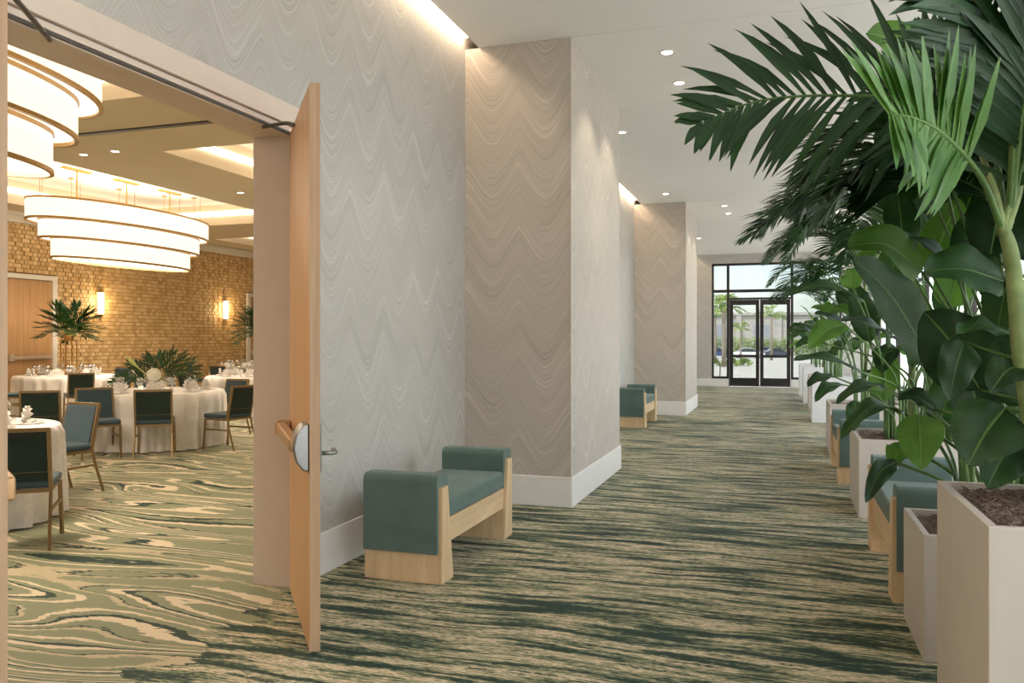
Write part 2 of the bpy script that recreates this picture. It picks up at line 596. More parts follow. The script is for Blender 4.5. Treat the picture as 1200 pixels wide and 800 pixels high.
# door frame of the ballroom opening: jambs, head, casing and stop groove
fr = thing('door_frame', 'pinkish white painted frame of the open ballroom doorway', 'door frame', (0, 0, 0), kind='structure')
for y0, y1 in ((DY0 - .03, DY0), (DY1, DY1 + .03)):
    MB().box(-3.07, WX + .012, y0, y1, 0, DH).build('jamb', M['frame'], fr, bevel=.003)
MB().box(-3.07, WX + .012, DY0 - .03, DY1 + .03, DH, DH + .03).build('head', M['frame'], fr, bevel=.003)
MB().box(WX, WX + .03, DY0 - .14, DY1 + .14, DH + .035, DH + .155).build('head_casing', M['frame'], fr, bevel=.004)
for y0, y1 in ((DY0 - .14, DY0 - .005), (DY1 + .005, DY1 + .14)):
    MB().box(WX, WX + .03, y0, y1, 0, DH + .033).build('side_casing', M['frame'], fr, bevel=.004)
MB().box(-2.845, -2.79, DY0, DY1, DH - .018, DH).build('door_stop', M['frame'], fr)
MB().box(-2.788, -2.772, DY0, DY1, DH - .012, DH - .002).build('closer_track', M['dark_metal'], fr)  # dark strip standing in for the shaded groove between stop and casing

# ceiling of the corridor: plasterboard panels with fine shadow joints
ce = thing('ceiling', 'smooth off-white corridor ceiling with fine panel joints', 'ceiling', (0, 0, CZ), kind='structure')
ys = [-9, -2, 2.5, 7.05, 9.37, 13, 16.25, 18.53, 22.5, EY]
for a, b in zip(ys, ys[1:]):
    pier = any(abs(a - p[0]) < .01 for p in PIERS)
    MB().box(-1.775 if pier else -2.64, RX, a + .005, b - .005, 0, .05).build('ceiling_panel', M['ceil'], ce)
MB().box(WX, RX, -9, EY, .42, .5).build('plenum_deck', M['ceil'], ce)
for a, b in ((-9, 7.05), (9.37, 16.25), (18.53, EY)):
    MB().box(-2.64, -2.6, a, b, .05, .42).build('cove_back', M['ceil'], ce)
for k, (a, b) in enumerate(((-9, 7.0), (9.42, 16.2), (18.58, EY - .05))):
    tag(MB().box(-2.775, -2.735, a, b, CZ + .09, CZ + .11).build('cove_light', M['led']),
        ['warm cove light strip over the wall by the ballroom doors', 'warm cove light strip over the recess between the wall piers', 'warm cove light strip over the wall beside the glass entrance'][k], 'light', 'corridor cove lights')

# far end wall with the dark glazed entrance
GX0, GX1, GZ1 = -2.09, 1.75, 3.89
mb = MB().box(-3.06, GX0, EY, EY + .2, 0, 4.7).box(GX1, RX + .2, EY, EY + .2, 0, 4.7).box(GX0, GX1, EY, EY + .2, GZ1, 4.7)
struct('wall_end', mb, M['paper'], 'grey end wall around the dark glazed entrance', 'wall')
mb = MB().box(GX0, -1.57, EY - .03, EY + .17, 0, .24).box(.31, GX1, EY - .03, EY + .17, 0, .24).box(-3.06, GX0, EY - .03, EY, 0, .24).box(GX1, RX, EY - .03, EY, 0, .24)
struct('baseboard_end', mb, M['white'], 'pale sill and baseboard either side of glass entrance doors', 'baseboard')
win = thing('window_1', 'dark framed entrance glazing with sidelights and transoms at corridor end', 'window', (0, EY + .06, 0), kind='structure')
for x0, x1, z0, z1 in ((GX0, GX0 + .06, .24, GZ1), (-1.63, -1.55, 0, GZ1), (.29, .37, 0, GZ1), (GX1 - .06, GX1, .24, GZ1)):
    MB().box(x0, x1, -.06, .06, z0, z1).build('mullion', M['mullion'], win)
for x0, x1, z0, z1 in ((GX0, GX1, GZ1 - .07, GZ1), (GX0, GX1, 2.97, 3.06), (-1.55, .29, 2.74, 2.80), (GX0, -1.63, .24, .31), (.37, GX1, .24, .31)):
    MB().box(x0, x1, -.055, .055, z0, z1).build('transom_bar', M['mullion'], win)
for x0, x1, z0, z1 in ((GX0 + .06, -1.63, .31, 2.97), (.37, GX1 - .06, .31, 2.97), (GX0 + .06, -1.63, 3.06, GZ1 - .07), (-1.55, .29, 3.06, GZ1 - .07), (.37, GX1 - .06, 3.06, GZ1 - .07), (-1.55, .29, 2.80, 2.97)):
    MB().box(x0, x1, -.006, .006, z0, z1).build('pane', M['tint_glass'], win)
for k, (x0, x1) in enumerate(((-1.545, -.635), (-.625, .285))):
    d = thing(['door_2', 'door_3'][k], ['dark framed glass entrance door leaf beside the narrow full height sidelight', 'dark framed glass entrance door leaf beside the planter row'][k], 'door', (0, EY + .06, 0), kind='structure')
    MB().box(x0, x0 + .11, -.025, .025, .01, 2.735).build('stile', M['mullion'], d)
    MB().box(x1 - .11, x1, -.025, .025, .01, 2.735).build('stile', M['mullion'], d)
    for z0, z1 in ((.01, .27), (.92, 1.0), (2.57, 2.735)):
        MB().box(x0 + .11, x1 - .11, -.025, .025, z0, z1).build('rail', M['mullion'], d)
    for z0, z1 in ((.27, .92), (1.0, 2.57)):
        MB().box(x0 + .11, x1 - .11, -.006, .006, z0, z1).build('pane', M['tint_glass'], d)
    hx = x1 - .055 if k == 0 else x0 + .055
    MB().tube([(hx, -.03, .8), (hx, -.09, .82), (hx, -.09, 1.12), (hx, -.03, 1.14)], .012, 8).build('pull_handle', M['black'], d, smooth=True)

# window wall behind the planters
mb = MB().box(RX, RX + .2, -9, EY, 0, .3).box(RX, RX + .2, -9, EY, 4.0, 4.7)
struct('wall_right', mb, M['white'], 'white sill and lintel of the window wall behind the planters', 'wall')
win = thing('window_2', 'long window wall with slim dark mullions behind the planters', 'window', (RX + .1, 0, 0), kind='structure')
yy = -9
while yy <= EY + .01:
    MB().box(-.05, .05, yy - .03, yy + .03, .3, 4.0).build('mullion', M['mullion'], win)
    yy += 35.7 / 17
for z in (.3, 2.72, 3.95):
    MB().box(-.04, .04, -9, EY, z, z + .05).build('transom_bar', M['mullion'], win)
for a in range(17):
    y0 = -9 + a * 2.1
    MB().box(-.006, .006, y0 + .03, y0 + 2.07, .35, 3.95).build('pane', M['glass'], win)
struct('wall_back', MB().box(-3.06, RX + .2, -9.2, -9, 0, 4.7), M['paper'], 'corridor end wall in wave wallpaper facing the glass entrance', 'wall')

# ------------------------------------------------------------------ ballroom shell
BY0, BY1 = -4, 27
struct('wall_ballroom_near', MB().box(BX - .2, -3.06, BY0 - .2, BY0, 0, 4.9), M['ball_ceil'], 'plain tan ballroom side wall away from the double door', 'wall')
struct('wall_ballroom_far', MB().box(BX - .2, -3.06, BY1 - .3, BY1, 0, 4.9), M['ball_ceil'], 'plain tan ballroom side wall beyond the tables', 'wall')
struct('floor_ballroom', MB().box(BX, -3.06, EY, BY1, -.12, 0), M['carpet'], 'strip of marbled carpet along the far ballroom wall', 'carpet')

COFFERS = [(-8.3, -4.3, .7, 7.2), (-8.3, -4.3, 9.4, 15.9), (-14.3, -10.3, .7, 7.2), (-14.3, -10.3, 9.4, 15.9), (-14.3, -10.3, 18.1, 24.6), (-8.3, -4.3, 18.1, 24.6)]
bc = thing('ceiling_ballroom', 'tan ballroom ceiling with pale recessed light coffers', 'ceiling', (0, 0, 0), kind='structure')
xs = [BX, -14.3, -10.3, -8.3, -4.3, -3.06]
yb = [BY0, .7, 7.2, 9.4, 15.9, 18.1, 24.6, BY1]
for i in range(5):
    for j in range(7):
        if i in (1, 3) and j in (1, 3, 5):
            continue
        MB().box(xs[i], xs[i + 1], yb[j], yb[j + 1], BZ, 4.62).build('soffit', M['ball_ceil'], bc)
for x0, x1, y0, y1 in COFFERS:
    MB().box(x0, x1, y0, y1, 4.62, 4.7).build('coffer_lid', M['ball_white'], bc)
MB().box(BX, -3.06, BY0, BY1, 4.72, 4.8).build('roof_deck', M['ball_ceil'], bc)
MB().box(BX, -3.07, 8.24, 8.32, BZ - .02, BZ).build('partition_track', M['dark_metal'], bc)
cl = ['cove light strip around the coffer of the chandelier nearest the double doors', 'cove light strip around the coffer beside the operable partition track', 'cove light strip around the coffer over the back wall corner', 'cove light strip around the coffer of the long chandelier over the tables', 'cove light strip around the coffer at the far end by back wall', 'cove light strip around the coffer at the far end by corridor wall']
for k, (x0, x1, y0, y1) in enumerate(COFFERS):
    mb = MB()
    e = .03
    mb.box(x0 + .001, x0 + e, y0 + .02, y1 - .02, 4.36, 4.46).box(x1 - e, x1 - .001, y0 + .02, y1 - .02, 4.36, 4.46)
    mb.box(x0 + .04, x1 - .04, y0 + .001, y0 + e, 4.36, 4.46).box(x0 + .04, x1 - .04, y1 - e, y1 - .001, 4.36, 4.46)
    tag(mb.build('cove_light', M['led_ball']), cl[k], 'light', 'ballroom cove lights')

# back wall: woven relief of small golden blocks
def block_mat():
    t = NT('golden_wood_blocks')
    r = t.n('NewGeometry').outputs['Random Per Island']
    n = t.noise(t.pos(), 60, 3)
    k = t.math('ADD', t.math('MULTIPLY', r, .8), t.math('MULTIPLY', n, .25))
    return t.base(t.ramp(k, [(.1, srgb(200, 162, 108)), (.5, srgb(220, 183, 130)), (.95, srgb(236, 205, 156))]), .55)
M['block'] = block_mat()
DOORS_B = [(11.55, 13.80), (20.80, 23.0)]
bw = MB().box(BX - .2, BX, BY0, BY1, 0, 4.7)
wb = struct('wall_ballroom_back', bw, plain('block_wall_backing', srgb(120, 88, 48), .8), 'ballroom back wall covered in a golden woven relief of small blocks', 'wall')
mb = MB()
rb = random.Random(3)
bwid, bhei = .105, .09
z = .2
row = 0
while z < 3.92:
    y = 4.0 + (row % 2) * bwid / 2
    while y < 26.55:
        if not any(a - .12 < y + bwid and y < b + .12 and z < 2.86 for a, b in DOORS_B):
            dpt = .014 + (rb.random() ** 2) * .02 + (.012 if (int(y / bwid) + row) % 2 else 0)
            mb.box(BX, BX + dpt, y + .005, y + bwid - .008, z + .004, z + bhei - .006)
        y += bwid
    z += bhei
    row += 1
o = mb.build('relief_blocks', M['block'], wb)
o['kind'] = 'stuff'
struct('trim_1', MB().box(BX, BX + .10, BY0, BY1 - .3, 3.93, BZ).box(BX, BX + .16, BY0, BY1 - .3, 4.07, BZ - .001), M['ball_white'], 'white crown band above the golden block wall', 'trim')
struct('baseboard_ballroom', MB().box(BX, BX + .03, BY0, DOORS_B[0][0] - .12, 0, .2).box(BX, BX + .03, DOORS_B[0][1] + .12, DOORS_B[1][0] - .12, 0, .2), M['ball_white'], 'white baseboard below the golden block wall', 'baseboard')

def service_door(nm, y0, y1, label):
    d = thing(nm, label, 'door', (BX, 0, 0), kind='structure')
    for a, b in ((y0 - .12, y0), (y1, y1 + .12)):
        MB().box(0, .09, a, b, 0, 2.77).build('frame_post', M['ball_white'], d)
    MB().box(0, .09, y0 - .12, y1 + .12, 2.77, 2.87).build('frame_head', M['ball_white'], d)
    mid = (y0 + y1) / 2
    for a, b in ((y0 + .003, mid - .003), (mid + .003, y1 - .003)):
        lf = MB().box(.005, .05, a, b, .01, 2.76).build('door_leaf', M['oak'], d)
        MB().box(.085, .13, a + .12, b - .05, 1.07, 1.14).build('push_bar', M['push'], lf, bevel=.008)
        MB().box(.05, .12, a + .05, a + .16, 1.03, 1.19).build('latch_case', M['push'], lf, bevel=.012)
    return d
service_door('door_4', *DOORS_B[0], 'oak double service door with push bar in golden block wall')
service_door('door_5', *DOORS_B[1], 'oak double service door behind the tall palm centrepiece by the wall')

# ------------------------------------------------------------------ corridor door leaves
def corridor_door(nm, hinge, ang, sgn, label, bar_z=1.0, arm=None, active=True):
    """leaf in local coords: hinge at origin, leaf runs along +x; local +y side * sgn is the ballroom face"""
    d = thing(nm, label, 'door', (hinge[0], hinge[1], 0), ang, kind='structure')
    Wd, th = 1.058, .05
    lf = MB().box(.004, Wd - .004, -th / 2, th / 2, .012, DH - .01).build('leaf_panel', M['oak'], d, bevel=.002)
    MB().box(Wd - .004, Wd, -th / 2, th / 2, .012, DH - .01).build('edge_band', M['oak_edge'], d)
    s = sgn
    y = lambda k: s * k
    yy = lambda a, b: (min(y(a), y(b)), max(y(a), y(b)))
    a, b = yy(th / 2, th / 2 + .012)
    pj = .085 if active else .03
    bar = MB().box(.06, Wd - .1, *yy(th / 2 + max(0, pj - .05), th / 2 + pj), bar_z - .032, bar_z + .032).build('panic_bar', M['bar_bronze'], d, bevel=.008)
    MB().box(.05, .12, *yy(th / 2, th / 2 + .09), bar_z - .04, bar_z + .04).build('end_bracket', M['bar_bronze'], d, bevel=.01)
    if active:
        MB().box(Wd - .20, Wd - .17, *yy(th / 2 + .03, th / 2 + .078), bar_z - .026, bar_z + .026).build('bar_gap', M['black'], d)
    # rounded latch case: half disc in plan, upright
    pr = [(0, -.115), (.028, -.11), (.06, -.07), (.074, 0), (.06, .07), (.028, .11), (0, .115)]
    if active:
        mb = MB().prism([(y(th / 2 + p), bar_z - .005 + q) for p, q in pr], 0, Wd - .17, Wd - .012)
        mb.build('latch_case', M['steel'], d, bevel=.008)
    # lever on the corridor side
    MB().box(Wd - .11, Wd - .03, *yy(-th / 2 - .012, -th / 2), bar_z - .13, bar_z + .11).build('lever_plate', M['steel'], d, bevel=.006)
    MB().tube([(Wd - .07, y(-th / 2 - .01), bar_z - .04), (Wd - .07, y(-th / 2 - .075), bar_z - .04), (Wd - .09, y(-th / 2 - .085), bar_z - .04), (Wd - .19, y(-th / 2 - .085), bar_z - .04)], .011, 10).build('lever', M['steel'], d, smooth=True)
    for hz in (.25, 1.0, 1.75, 2.5):
        MB().tube([(-.004, y(-th / 2 - .006), hz - .06), (-.004, y(-th / 2 - .006), hz + .06)], .008, 8).build('hinge', M['steel'], d, smooth=True)
    if arm:
        p = [Matrix.Rotation(-ang, 4, 'Z') @ (Vector(q) - Vector((hinge[0], hinge[1], 0))) for q in arm]
        MB().tube(bez(p, 8), .011, 8).build('closer_arm', M['dark_metal'], d, smooth=True)
    return d
a1 = math.atan2(3.41 - 4.235, -2.11 + 2.765)
corridor_door('door_1', (-2.765, 4.225), a1, -1, 'open oak door leaf with panic bar and lever beside the corridor bench', .985,
              arm=[(-2.79, 3.95, 2.70), (-2.66, 3.98, 2.72), (-2.565, 3.945, 2.69)])
th2 = R(90 - 124.2)
corridor_door('door_6', (-2.765, 2.15), th2, 1, 'open oak door leaf swung back against the wall, its closer arm fixed to the frame', 1.10,
              arm=[(-2.79, 2.53, 2.70), (-2.6, 2.24, 2.70), (-2.42, 1.96, 2.69)], active=False)

# ------------------------------------------------------------------ ceiling downlights
def downlight(x, y, z, label, group, power, aim=None, warm=(1, .86, .68), size=70):
    t = thing('downlight', label, 'light', (x, y, z), 0, group)
    MB().lathe([(.052, -.001), (.052, -.006), (.075, -.006), (.078, 0)], 20).build('trim_ring', M['white'], t)
    MB().lathe([(.051, -.002), (.03, -.004)], 16).build('lens', M['lens'], t)
    if power:
        d = bpy.data.lights.new('downlight_lamp', 'SPOT')
        d.energy = power
        d.color = warm
        d.spot_size = R(size)
        d.spot_blend = .6
        d.shadow_soft_size = .05
        o = bpy.data.objects.new('downlight_lamp', d)
        COL.objects.link(o)
        o.parent = t
        o.location = (0, 0, -.02)
        if aim:
            v = Vector(aim) - Vector((x, y, z))
            o.rotation_euler = v.to_track_quat('-Z', 'Y').to_euler()
    return t
G1 = 'corridor ceiling downlights'
def pierlight(x, y, aim, lb):
    downlight(x, y, CZ, lb, G1, 42, aim)
pierlight(-1.01, 7.7, (-1.775, 7.72, 2.6), 'round ceiling downlight grazing the pier by the near bench, closer to the ballroom doors')
pierlight(-1.01, 8.66, (-1.775, 8.68, 2.6), 'round ceiling downlight grazing the far half of the pier by the near bench')
downlight(-1.96, 10.5, CZ, 'round ceiling downlight just past the pier by the near bench', G1, 35)
downlight(-2.02, 15.2, CZ, 'round ceiling downlight above the bench in the wall recess', G1, 35)
pierlight(-1.08, 16.94, (-1.775, 16.9, 2.6), 'round ceiling downlight grazing the far pier, on the bench side')
pierlight(-1.07, 18.0, (-1.775, 17.9, 2.6), 'round ceiling downlight grazing the far pier, on the entrance side')
downlight(-2.07, 22.18, CZ, 'round ceiling downlight between the far pier and the entrance wall', G1, 35)
downlight(-1.96, 5.2, CZ, 'round ceiling downlight above the bench by the ballroom doors', G1, 35)
for y in (2.2, 7.0, 12.5, 18.5):
    downlight(1.1, y, CZ, 'round ceiling downlight over the planter row', G1, 35)
G2 = 'ballroom soffit downlights'
for px, py in ((98, 181), (135, 177)):
    p = at(px, py, (BZ - EYE) * F_PX / (HOR - py))
    downlight(p.x, p.y, BZ, 'small downlight in tan soffit beside the partition track', G2, 50, warm=(1, .8, .55), size=100)
for x, y in ((-9.3, 12.5), (-9.3, 16.8), (-9.3, 4.0), (-3.7, 8.0)):
    downlight(x, y, BZ, 'small downlight in tan soffit between the coffers', G2, 50, warm=(1, .8, .55), size=100)

# ================================================================== BENCHES
def rounded_box(x0, x1, y0, y1, z0, z1, r, seg=4):
    return (x0, x1, y0, y1, z0, z1, r, seg)
def make_bench():
    """local: length along +y (0..1.37), back on x=0, front towards +x"""
    t = thing('bench', 'x', 'bench')
    L = 1.37
    for y0, y1, s in ((0, .15, -1), (L - .15, L, 1)):
        # solid wood end: trapezoid in side view, leaning out to the foot
        ya, yb = (y0 + .0, y0 + .095) if s < 0 else (y1 - .095, y1)
        poly = [(0, 0), (.185, 0), (.10, .59), (0, .59)]
        if s > 0:
            poly = [(L - p, q) for p, q in poly]
        MB().prism(poly, 0, 0, .528).build('end_panel', M['maple'], t, bevel=.003)
        # upholstered arm wrapping over the panel
        po, pi = (-.03, .15) if s < 0 else (L - .15, L + .03)
        z = .185
        prof = []
        n = 6
        ra, rb = .05, .05
        hw = (pi - po)
        ztop = .665
        pts = [(po, z)]
        for k in range(n + 1):
            a = PI - k / n * PI / 2
            pts.append((po + ra + ra * math.cos(a), ztop - ra + ra * math.sin(a)))
        for k in range(n + 1):
            a = PI / 2 - k / n * PI / 2
            pts.append((pi - rb + rb * math.cos(a), ztop - rb + rb * math.sin(a)))
        if s < 0:
            pts += [(pi, .37), (ya + .137, .37), (ya + .102, .592), (ya - .001, .592), (ya - .001, z)]
        else:
            q = [(pi, z), (yb + .001, z), (yb + .001, .592), (yb - .102, .592), (yb - .137, .37), (po, .37)]
            pts = pts[1:] + q
        MB().prism(pts, 0, .004, .508).build('arm_pad', M['teal'], t, bevel=.008)
    MB().box(.40, .505, .09, L - .09, .225, .375).build('front_rail', M['maple_x'], t, bevel=.003)
    MB().box(.02, .10, .09, L - .09, .235, .375).build('back_rail', M['maple_x'], t, bevel=.003)
    MB().box(.10, .40, .10, L - .10, .33, .374).build('seat_board', M['maple_x'], t)
    m = MB().box(.01, .515, .152, L - .152, .376, .505)
    m.build('seat_cushion', M['teal'], t, bevel=.028, seg=4)
    return t
BENCH = make_bench()
spots = [((-2.49, 4.59), 0, 'green upholstered maple bench beside the open ballroom door leaf'),
         ((-2.70, 13.75), 0, 'green upholstered maple bench in the recess between the wall piers'),
         ((1.13, 6.45), PI, 'green upholstered maple bench beside the small low planter'),
         ((1.09, 10.45), PI, 'green upholstered maple bench standing between two low greige planters')]
for k, (p, rz, lb) in enumerate(spots):
    b = BENCH if k == 0 else copy_tree(BENCH)
    b.location = (p[0], p[1], 0)
    b.rotation_euler.z = rz
    tag(b, lb, 'bench', 'corridor benches')

# ================================================================== CHANDELIERS
def make_chandelier():
    t = thing('chandelier', 'x', 'chandelier')
    n = 72
    zt = 3.97
    for k, (a, b, z0, z1) in enumerate(((.90, 2.16, 3.62, 3.97), (.73, 1.93, 3.30, 3.63), (.56, 1.70, 2.97, 3.31))):
        mb = MB()
        i0 = 0
        rows = []
        for rr, z in ((1, z0), (1, z1), (.985, z1), (.985, z0)):
            rows.append([(a * rr * math.cos(2 * PI * j / n), b * rr * math.sin(2 * PI * j / n), z) for j in range(n + 1)])
        rows.append(rows[0])
        mb.strip(rows)
        sh = mb.build('shade_tier', M['shade'], t, smooth=False, auto=40)
        for zz in (z0, z1):
            mb = MB()
            rows = []
            for da, z in ((.012, zz - .018), (.012, zz + .018), (-.03, zz + .018), (-.03, zz - .018), (.012, zz - .018)):
                rows.append([((a + da) * math.cos(2 * PI * j / n), (b + da) * math.sin(2 * PI * j / n), z) for j in range(n + 1)])
            mb.strip(rows)
            mb.build('rim', M['gold_rim'], sh, auto=40)
        mb = MB()
        ia, ib = (.0, .0) if k == 2 else ((.73, 1.93) if k == 0 else (.56, 1.70))
        if k == 2:
            mb.lathe([(.001, z0 + .03), (.98, z0 + .03)], n, sx=a, sy=b)
        else:
            rows = []
            for ra, rb in ((ia * .97, ib * .97), (a * .975, b * .975)):
                rows.append([(ra * math.cos(2 * PI * j / n), rb * math.sin(2 * PI * j / n), z0 + .03) for j in range(n + 1)])
            mb.strip(rows)
        mb.build('diffuser', M['diffuser'], sh)
    for z, rx, en in ((2.985, 0, 105), (4.0, PI, 42)):
        ld = bpy.data.lights.new('chandelier_lamp', 'AREA')
        ld.shape = 'ELLIPSE'
        ld.size, ld.size_y = 1.0, 3.4
        ld.energy = en
        ld.color = (1, .85, .66)
        lo_ = bpy.data.objects.new('chandelier_lamp', ld)
        COL.objects.link(lo_)
        lo_.parent = t
        lo_.location = (0, 0, z)
        lo_.rotation_euler = (rx, 0, 0)
    for j in range(10):
        an = 2 * PI * (j + .5) / 10
        x, y = .8 * math.cos(an), 1.95 * math.sin(an)
        MB().tube([(x, y, 3.9), (x, y, 4.6)], .005, 5).build('suspension_wire', M['gold_rim'], t)
        MB().lathe([(.055, 4.595), (.055, 4.615)], 12, (x, y, 0)).build('ceiling_canopy', M['gold_rim'], t)
    for y in (-1.2, 0, 1.2):
        MB().tube([(0, y, 3.6), (0, y, 4.6)], .014, 6).build('stem_rod', M['gold'], t)
        MB().box(-.06, .06, y - .3, y + .3, 4.585, 4.618).build('canopy_bar', M['gold'], t)
    return t
CH = make_chandelier()
for k, (x, y, lb) in enumerate(((-12.3, 12.95, 'long oval chandelier of three stepped lit fabric tiers above the back tables'),
                                (-6.3, 3.98, 'large three tier lit oval chandelier just inside the ballroom doorway'),
                                (-6.3, 12.9, 'three tier oval chandelier in the coffer between the corridor wall and the partition track'),
                                (-12.3, 3.8, 'three tier oval chandelier in the coffer nearest the oak service door'))):
    c = CH if k == 0 else copy_tree(CH)
    c.location = (x, y, 0)
    tag(c, lb, 'chandelier', 'ballroom chandeliers')

# wall sconces
for k, y in enumerate((15.13, 19.66)):
    t = thing('wall_sconce', ['lit half-cylinder wall sconce between oak service door and tall palm centrepiece', 'lit half-cylinder wall sconce near the second palm centrepiece at the far door'][k], 'lamp', (BX + .05, y, 2.33), 0, 'ballroom wall sconces')
    pr = [(.0, -.075)] + [(.02 + .07 * math.sin(PI * j / 8), -.075 * math.cos(PI * j / 8)) for j in range(9)] + [(0, .075)]
    MB().prism(pr, 2, -.25, .25).build('glass_shade', M['sconce'], t, auto=50)
    for z0, z1 in ((-.27, -.25), (.25, .27)):
        MB().prism([(p * 1.06, q * 1.06) for p, q in pr], 2, z0, z1).build('cap', M['gold'], t)
    MB().box(-.03, 0, -.07, .07, -.28, .28).build('back_plate', M['gold'], t)
    d = bpy.data.lights.new('sconce_lamp', 'POINT')
    d.energy = 14
    d.color = (1, .72, .38)
    d.shadow_soft_size = .1
    o = bpy.data.objects.new('sconce_lamp', d)
    COL.objects.link(o)
    o.parent = t
    o.location = (.2, 0, 0)

# ================================================================== BANQUET TABLES
def cloth_mesh(r, seed, flare=.05):
    rr = random.Random(seed)
    n = 256
    nf = [(rr.randint(22, 26), rr.random() * 6.28, 1), (rr.randint(35, 41), rr.random() * 6.28, .45), (rr.randint(8, 10), rr.random() * 6.28, .55)]
    def fold(a):
        s = sum(w * math.cos(k * a + p) for k, p, w in nf) / 1.6
        return abs(s) ** .8 * (1 if s > 0 else -1)
    mb = MB()
    rows = []
    for q in (0.001, .5, .9, .985):
        rows.append([(r * q * math.cos(2 * PI * j / n), r * q * math.sin(2 * PI * j / n), .765) for j in range(n + 1)])
    rows.append([(r * math.cos(2 * PI * j / n), r * math.sin(2 * PI * j / n), .757) for j in range(n + 1)])
    for i in range(1, 13):
        f = i / 12
        z = .757 - f * (.757 - .012)
        row = []
        for j in range(n + 1):
            a = 2 * PI * j / n
            rad = r + .03 + .035 * f + (fold(a) - .8) * .048 * f ** .45
            row.append((rad * math.cos(a), rad * math.sin(a), z))
        rows.append(row)
    mb.strip(rows)
    return mb
TABLES = {'centre': cam_pt(11.6, -5.06), 'left': cam_pt(6.72, -4.76), 'farleft': cam_pt(16.6, -9.1), 'farright': cam_pt(16.4, -5.18), 'back': cam_pt(20.9, -6.75)}
TLAB = {'centre': 'with the white hydrangea centrepiece', 'left': 'just inside the ballroom doorway', 'farleft': 'with tall palm centrepiece by the oak door', 'farright': 'with tall palm centrepiece near the door jamb', 'back': 'farthest off beside the block wall'}
for k, (nm, c) in enumerate(TABLES.items()):
    t = thing('banquet_table', 'round folding banquet table ' + TLAB[nm], 'table', c, 0, 'round banquet tables')
    MB().lathe([(.001, .72), (.9, .72), (.9, .75), (.001, .75)], 40).build('tabletop', M['maple'], t)
    for q in range(4):
        a = PI / 4 + q * PI / 2
        MB().tube([(.5 * math.cos(a), .5 * math.sin(a), .72), (.5 * math.cos(a), .5 * math.sin(a), 0)], .018, 6).build('leg', M['dark_metal'], t)
    o = cloth_mesh(.915, k + 5).build('tablecloth', M['linen'], smooth=True)
    o.location = c
    tag(o, 'white floor-length cloth draped over round table ' + TLAB[nm], 'tablecloth', 'white round tablecloths')
TZ = .766

# place settings
def glass_mesh():
    return MB().lathe([(.036, 0), (.036, .003), (.005, .008), (.004, .085), (.012, .095), (.034, .115), (.043, .145), (.041, .175), (.034, .205)], 14).mesh('wine_glass', True)
GL = glass_mesh()
GL.materials.append(M['crystal'])
PL = MB().lathe([(.001, .001), (.09, .001), (.132, .007), (.133, .0095), (.09, .009), (.001, .009)], 28).mesh('dinner_plate', True)
PL.materials.append(M['china'])
def napkin_mesh():
    """cloth napkin folded into a standing fan"""
    mb = MB()
    rows = []
    n = 14
    for i in range(5):
        f = i / 4
        row = []
        for j in range(n + 1):
            a = PI * (j / n)
            pl = .018 * (1 if j % 2 else -1) * f
            rad = .03 + .105 * f
            row.append((rad * math.cos(a) * 1.0, pl + .03 * (1 - f), .004 + rad * math.sin(a) * 1.05))
        rows.append(row)
    mb.strip(rows)
    b = len(mb.v)
    # folded pocket at the foot
    mb.prism([(-.085, -.05), (.085, -.05), (.05, .055), (-.05, .055)], 2, .002, .024)
    return mb.mesh('napkin', False)
NK = napkin_mesh()
NK.materials.append(M['linen'])
VT = MB().lathe([(.03, 0), (.034, .06), (.03, .06), (.027, .01), (.001, .01)], 14).mesh('votive_candle', True)
VT.materials.append(emit('candle_wax', (1, .85, .55, 1), .8))
def put(me, name, loc, rz, label, cat, group):
    o = bpy.data.objects.new(name, me)
    COL.objects.link(o)
    o.location = loc
    o.rotation_euler.z = rz
    return tag(o, label, cat, group)
rs = random.Random(11)
for nm, c in TABLES.items():
    n = 8
    off = {'centre': -48, 'left': -38, 'farleft': -55, 'farright': -60, 'back': -60}[nm]
    tl = TLAB[nm]
    for k in range(n):
        a = R(off + k * 360 / n)
        e = Vector((math.cos(a), math.sin(a), 0))
        s = Vector((-e.y, e.x, 0))
        p = c + e * .66
        put(PL, 'dinner_plate', (p.x, p.y, TZ), a, 'white dinner plate set on the round table ' + tl, 'plate', 'plates on the table ' + tl)
        q = p - e * .0
        put(NK, 'folded_napkin', (q.x, q.y, TZ + .0085), a + PI / 2 + rs.uniform(-.4, .4), 'fan folded white napkin on a plate, table ' + tl, 'napkin', 'napkins on the table ' + tl)
        for dx, dr in ((.14, .44), (.21, .49)):
            g = c + e * dr + s * dx
            put(GL, 'wine_glass', (g.x, g.y, TZ), 0, 'clear stemmed wine glass on the round table ' + tl, 'glass', 'wine glasses on the table ' + tl)
    if nm == 'centre':
        for a in (-30, 170):
            v = c + Vector((.33 * math.cos(R(a)), .33 * math.sin(R(a)), 0))
            put(VT, 'votive_candle', (v.x, v.y, TZ), 0, 'small lit votive candle beside the hydrangea centrepiece', 'candle', 'votives around the hydrangea')

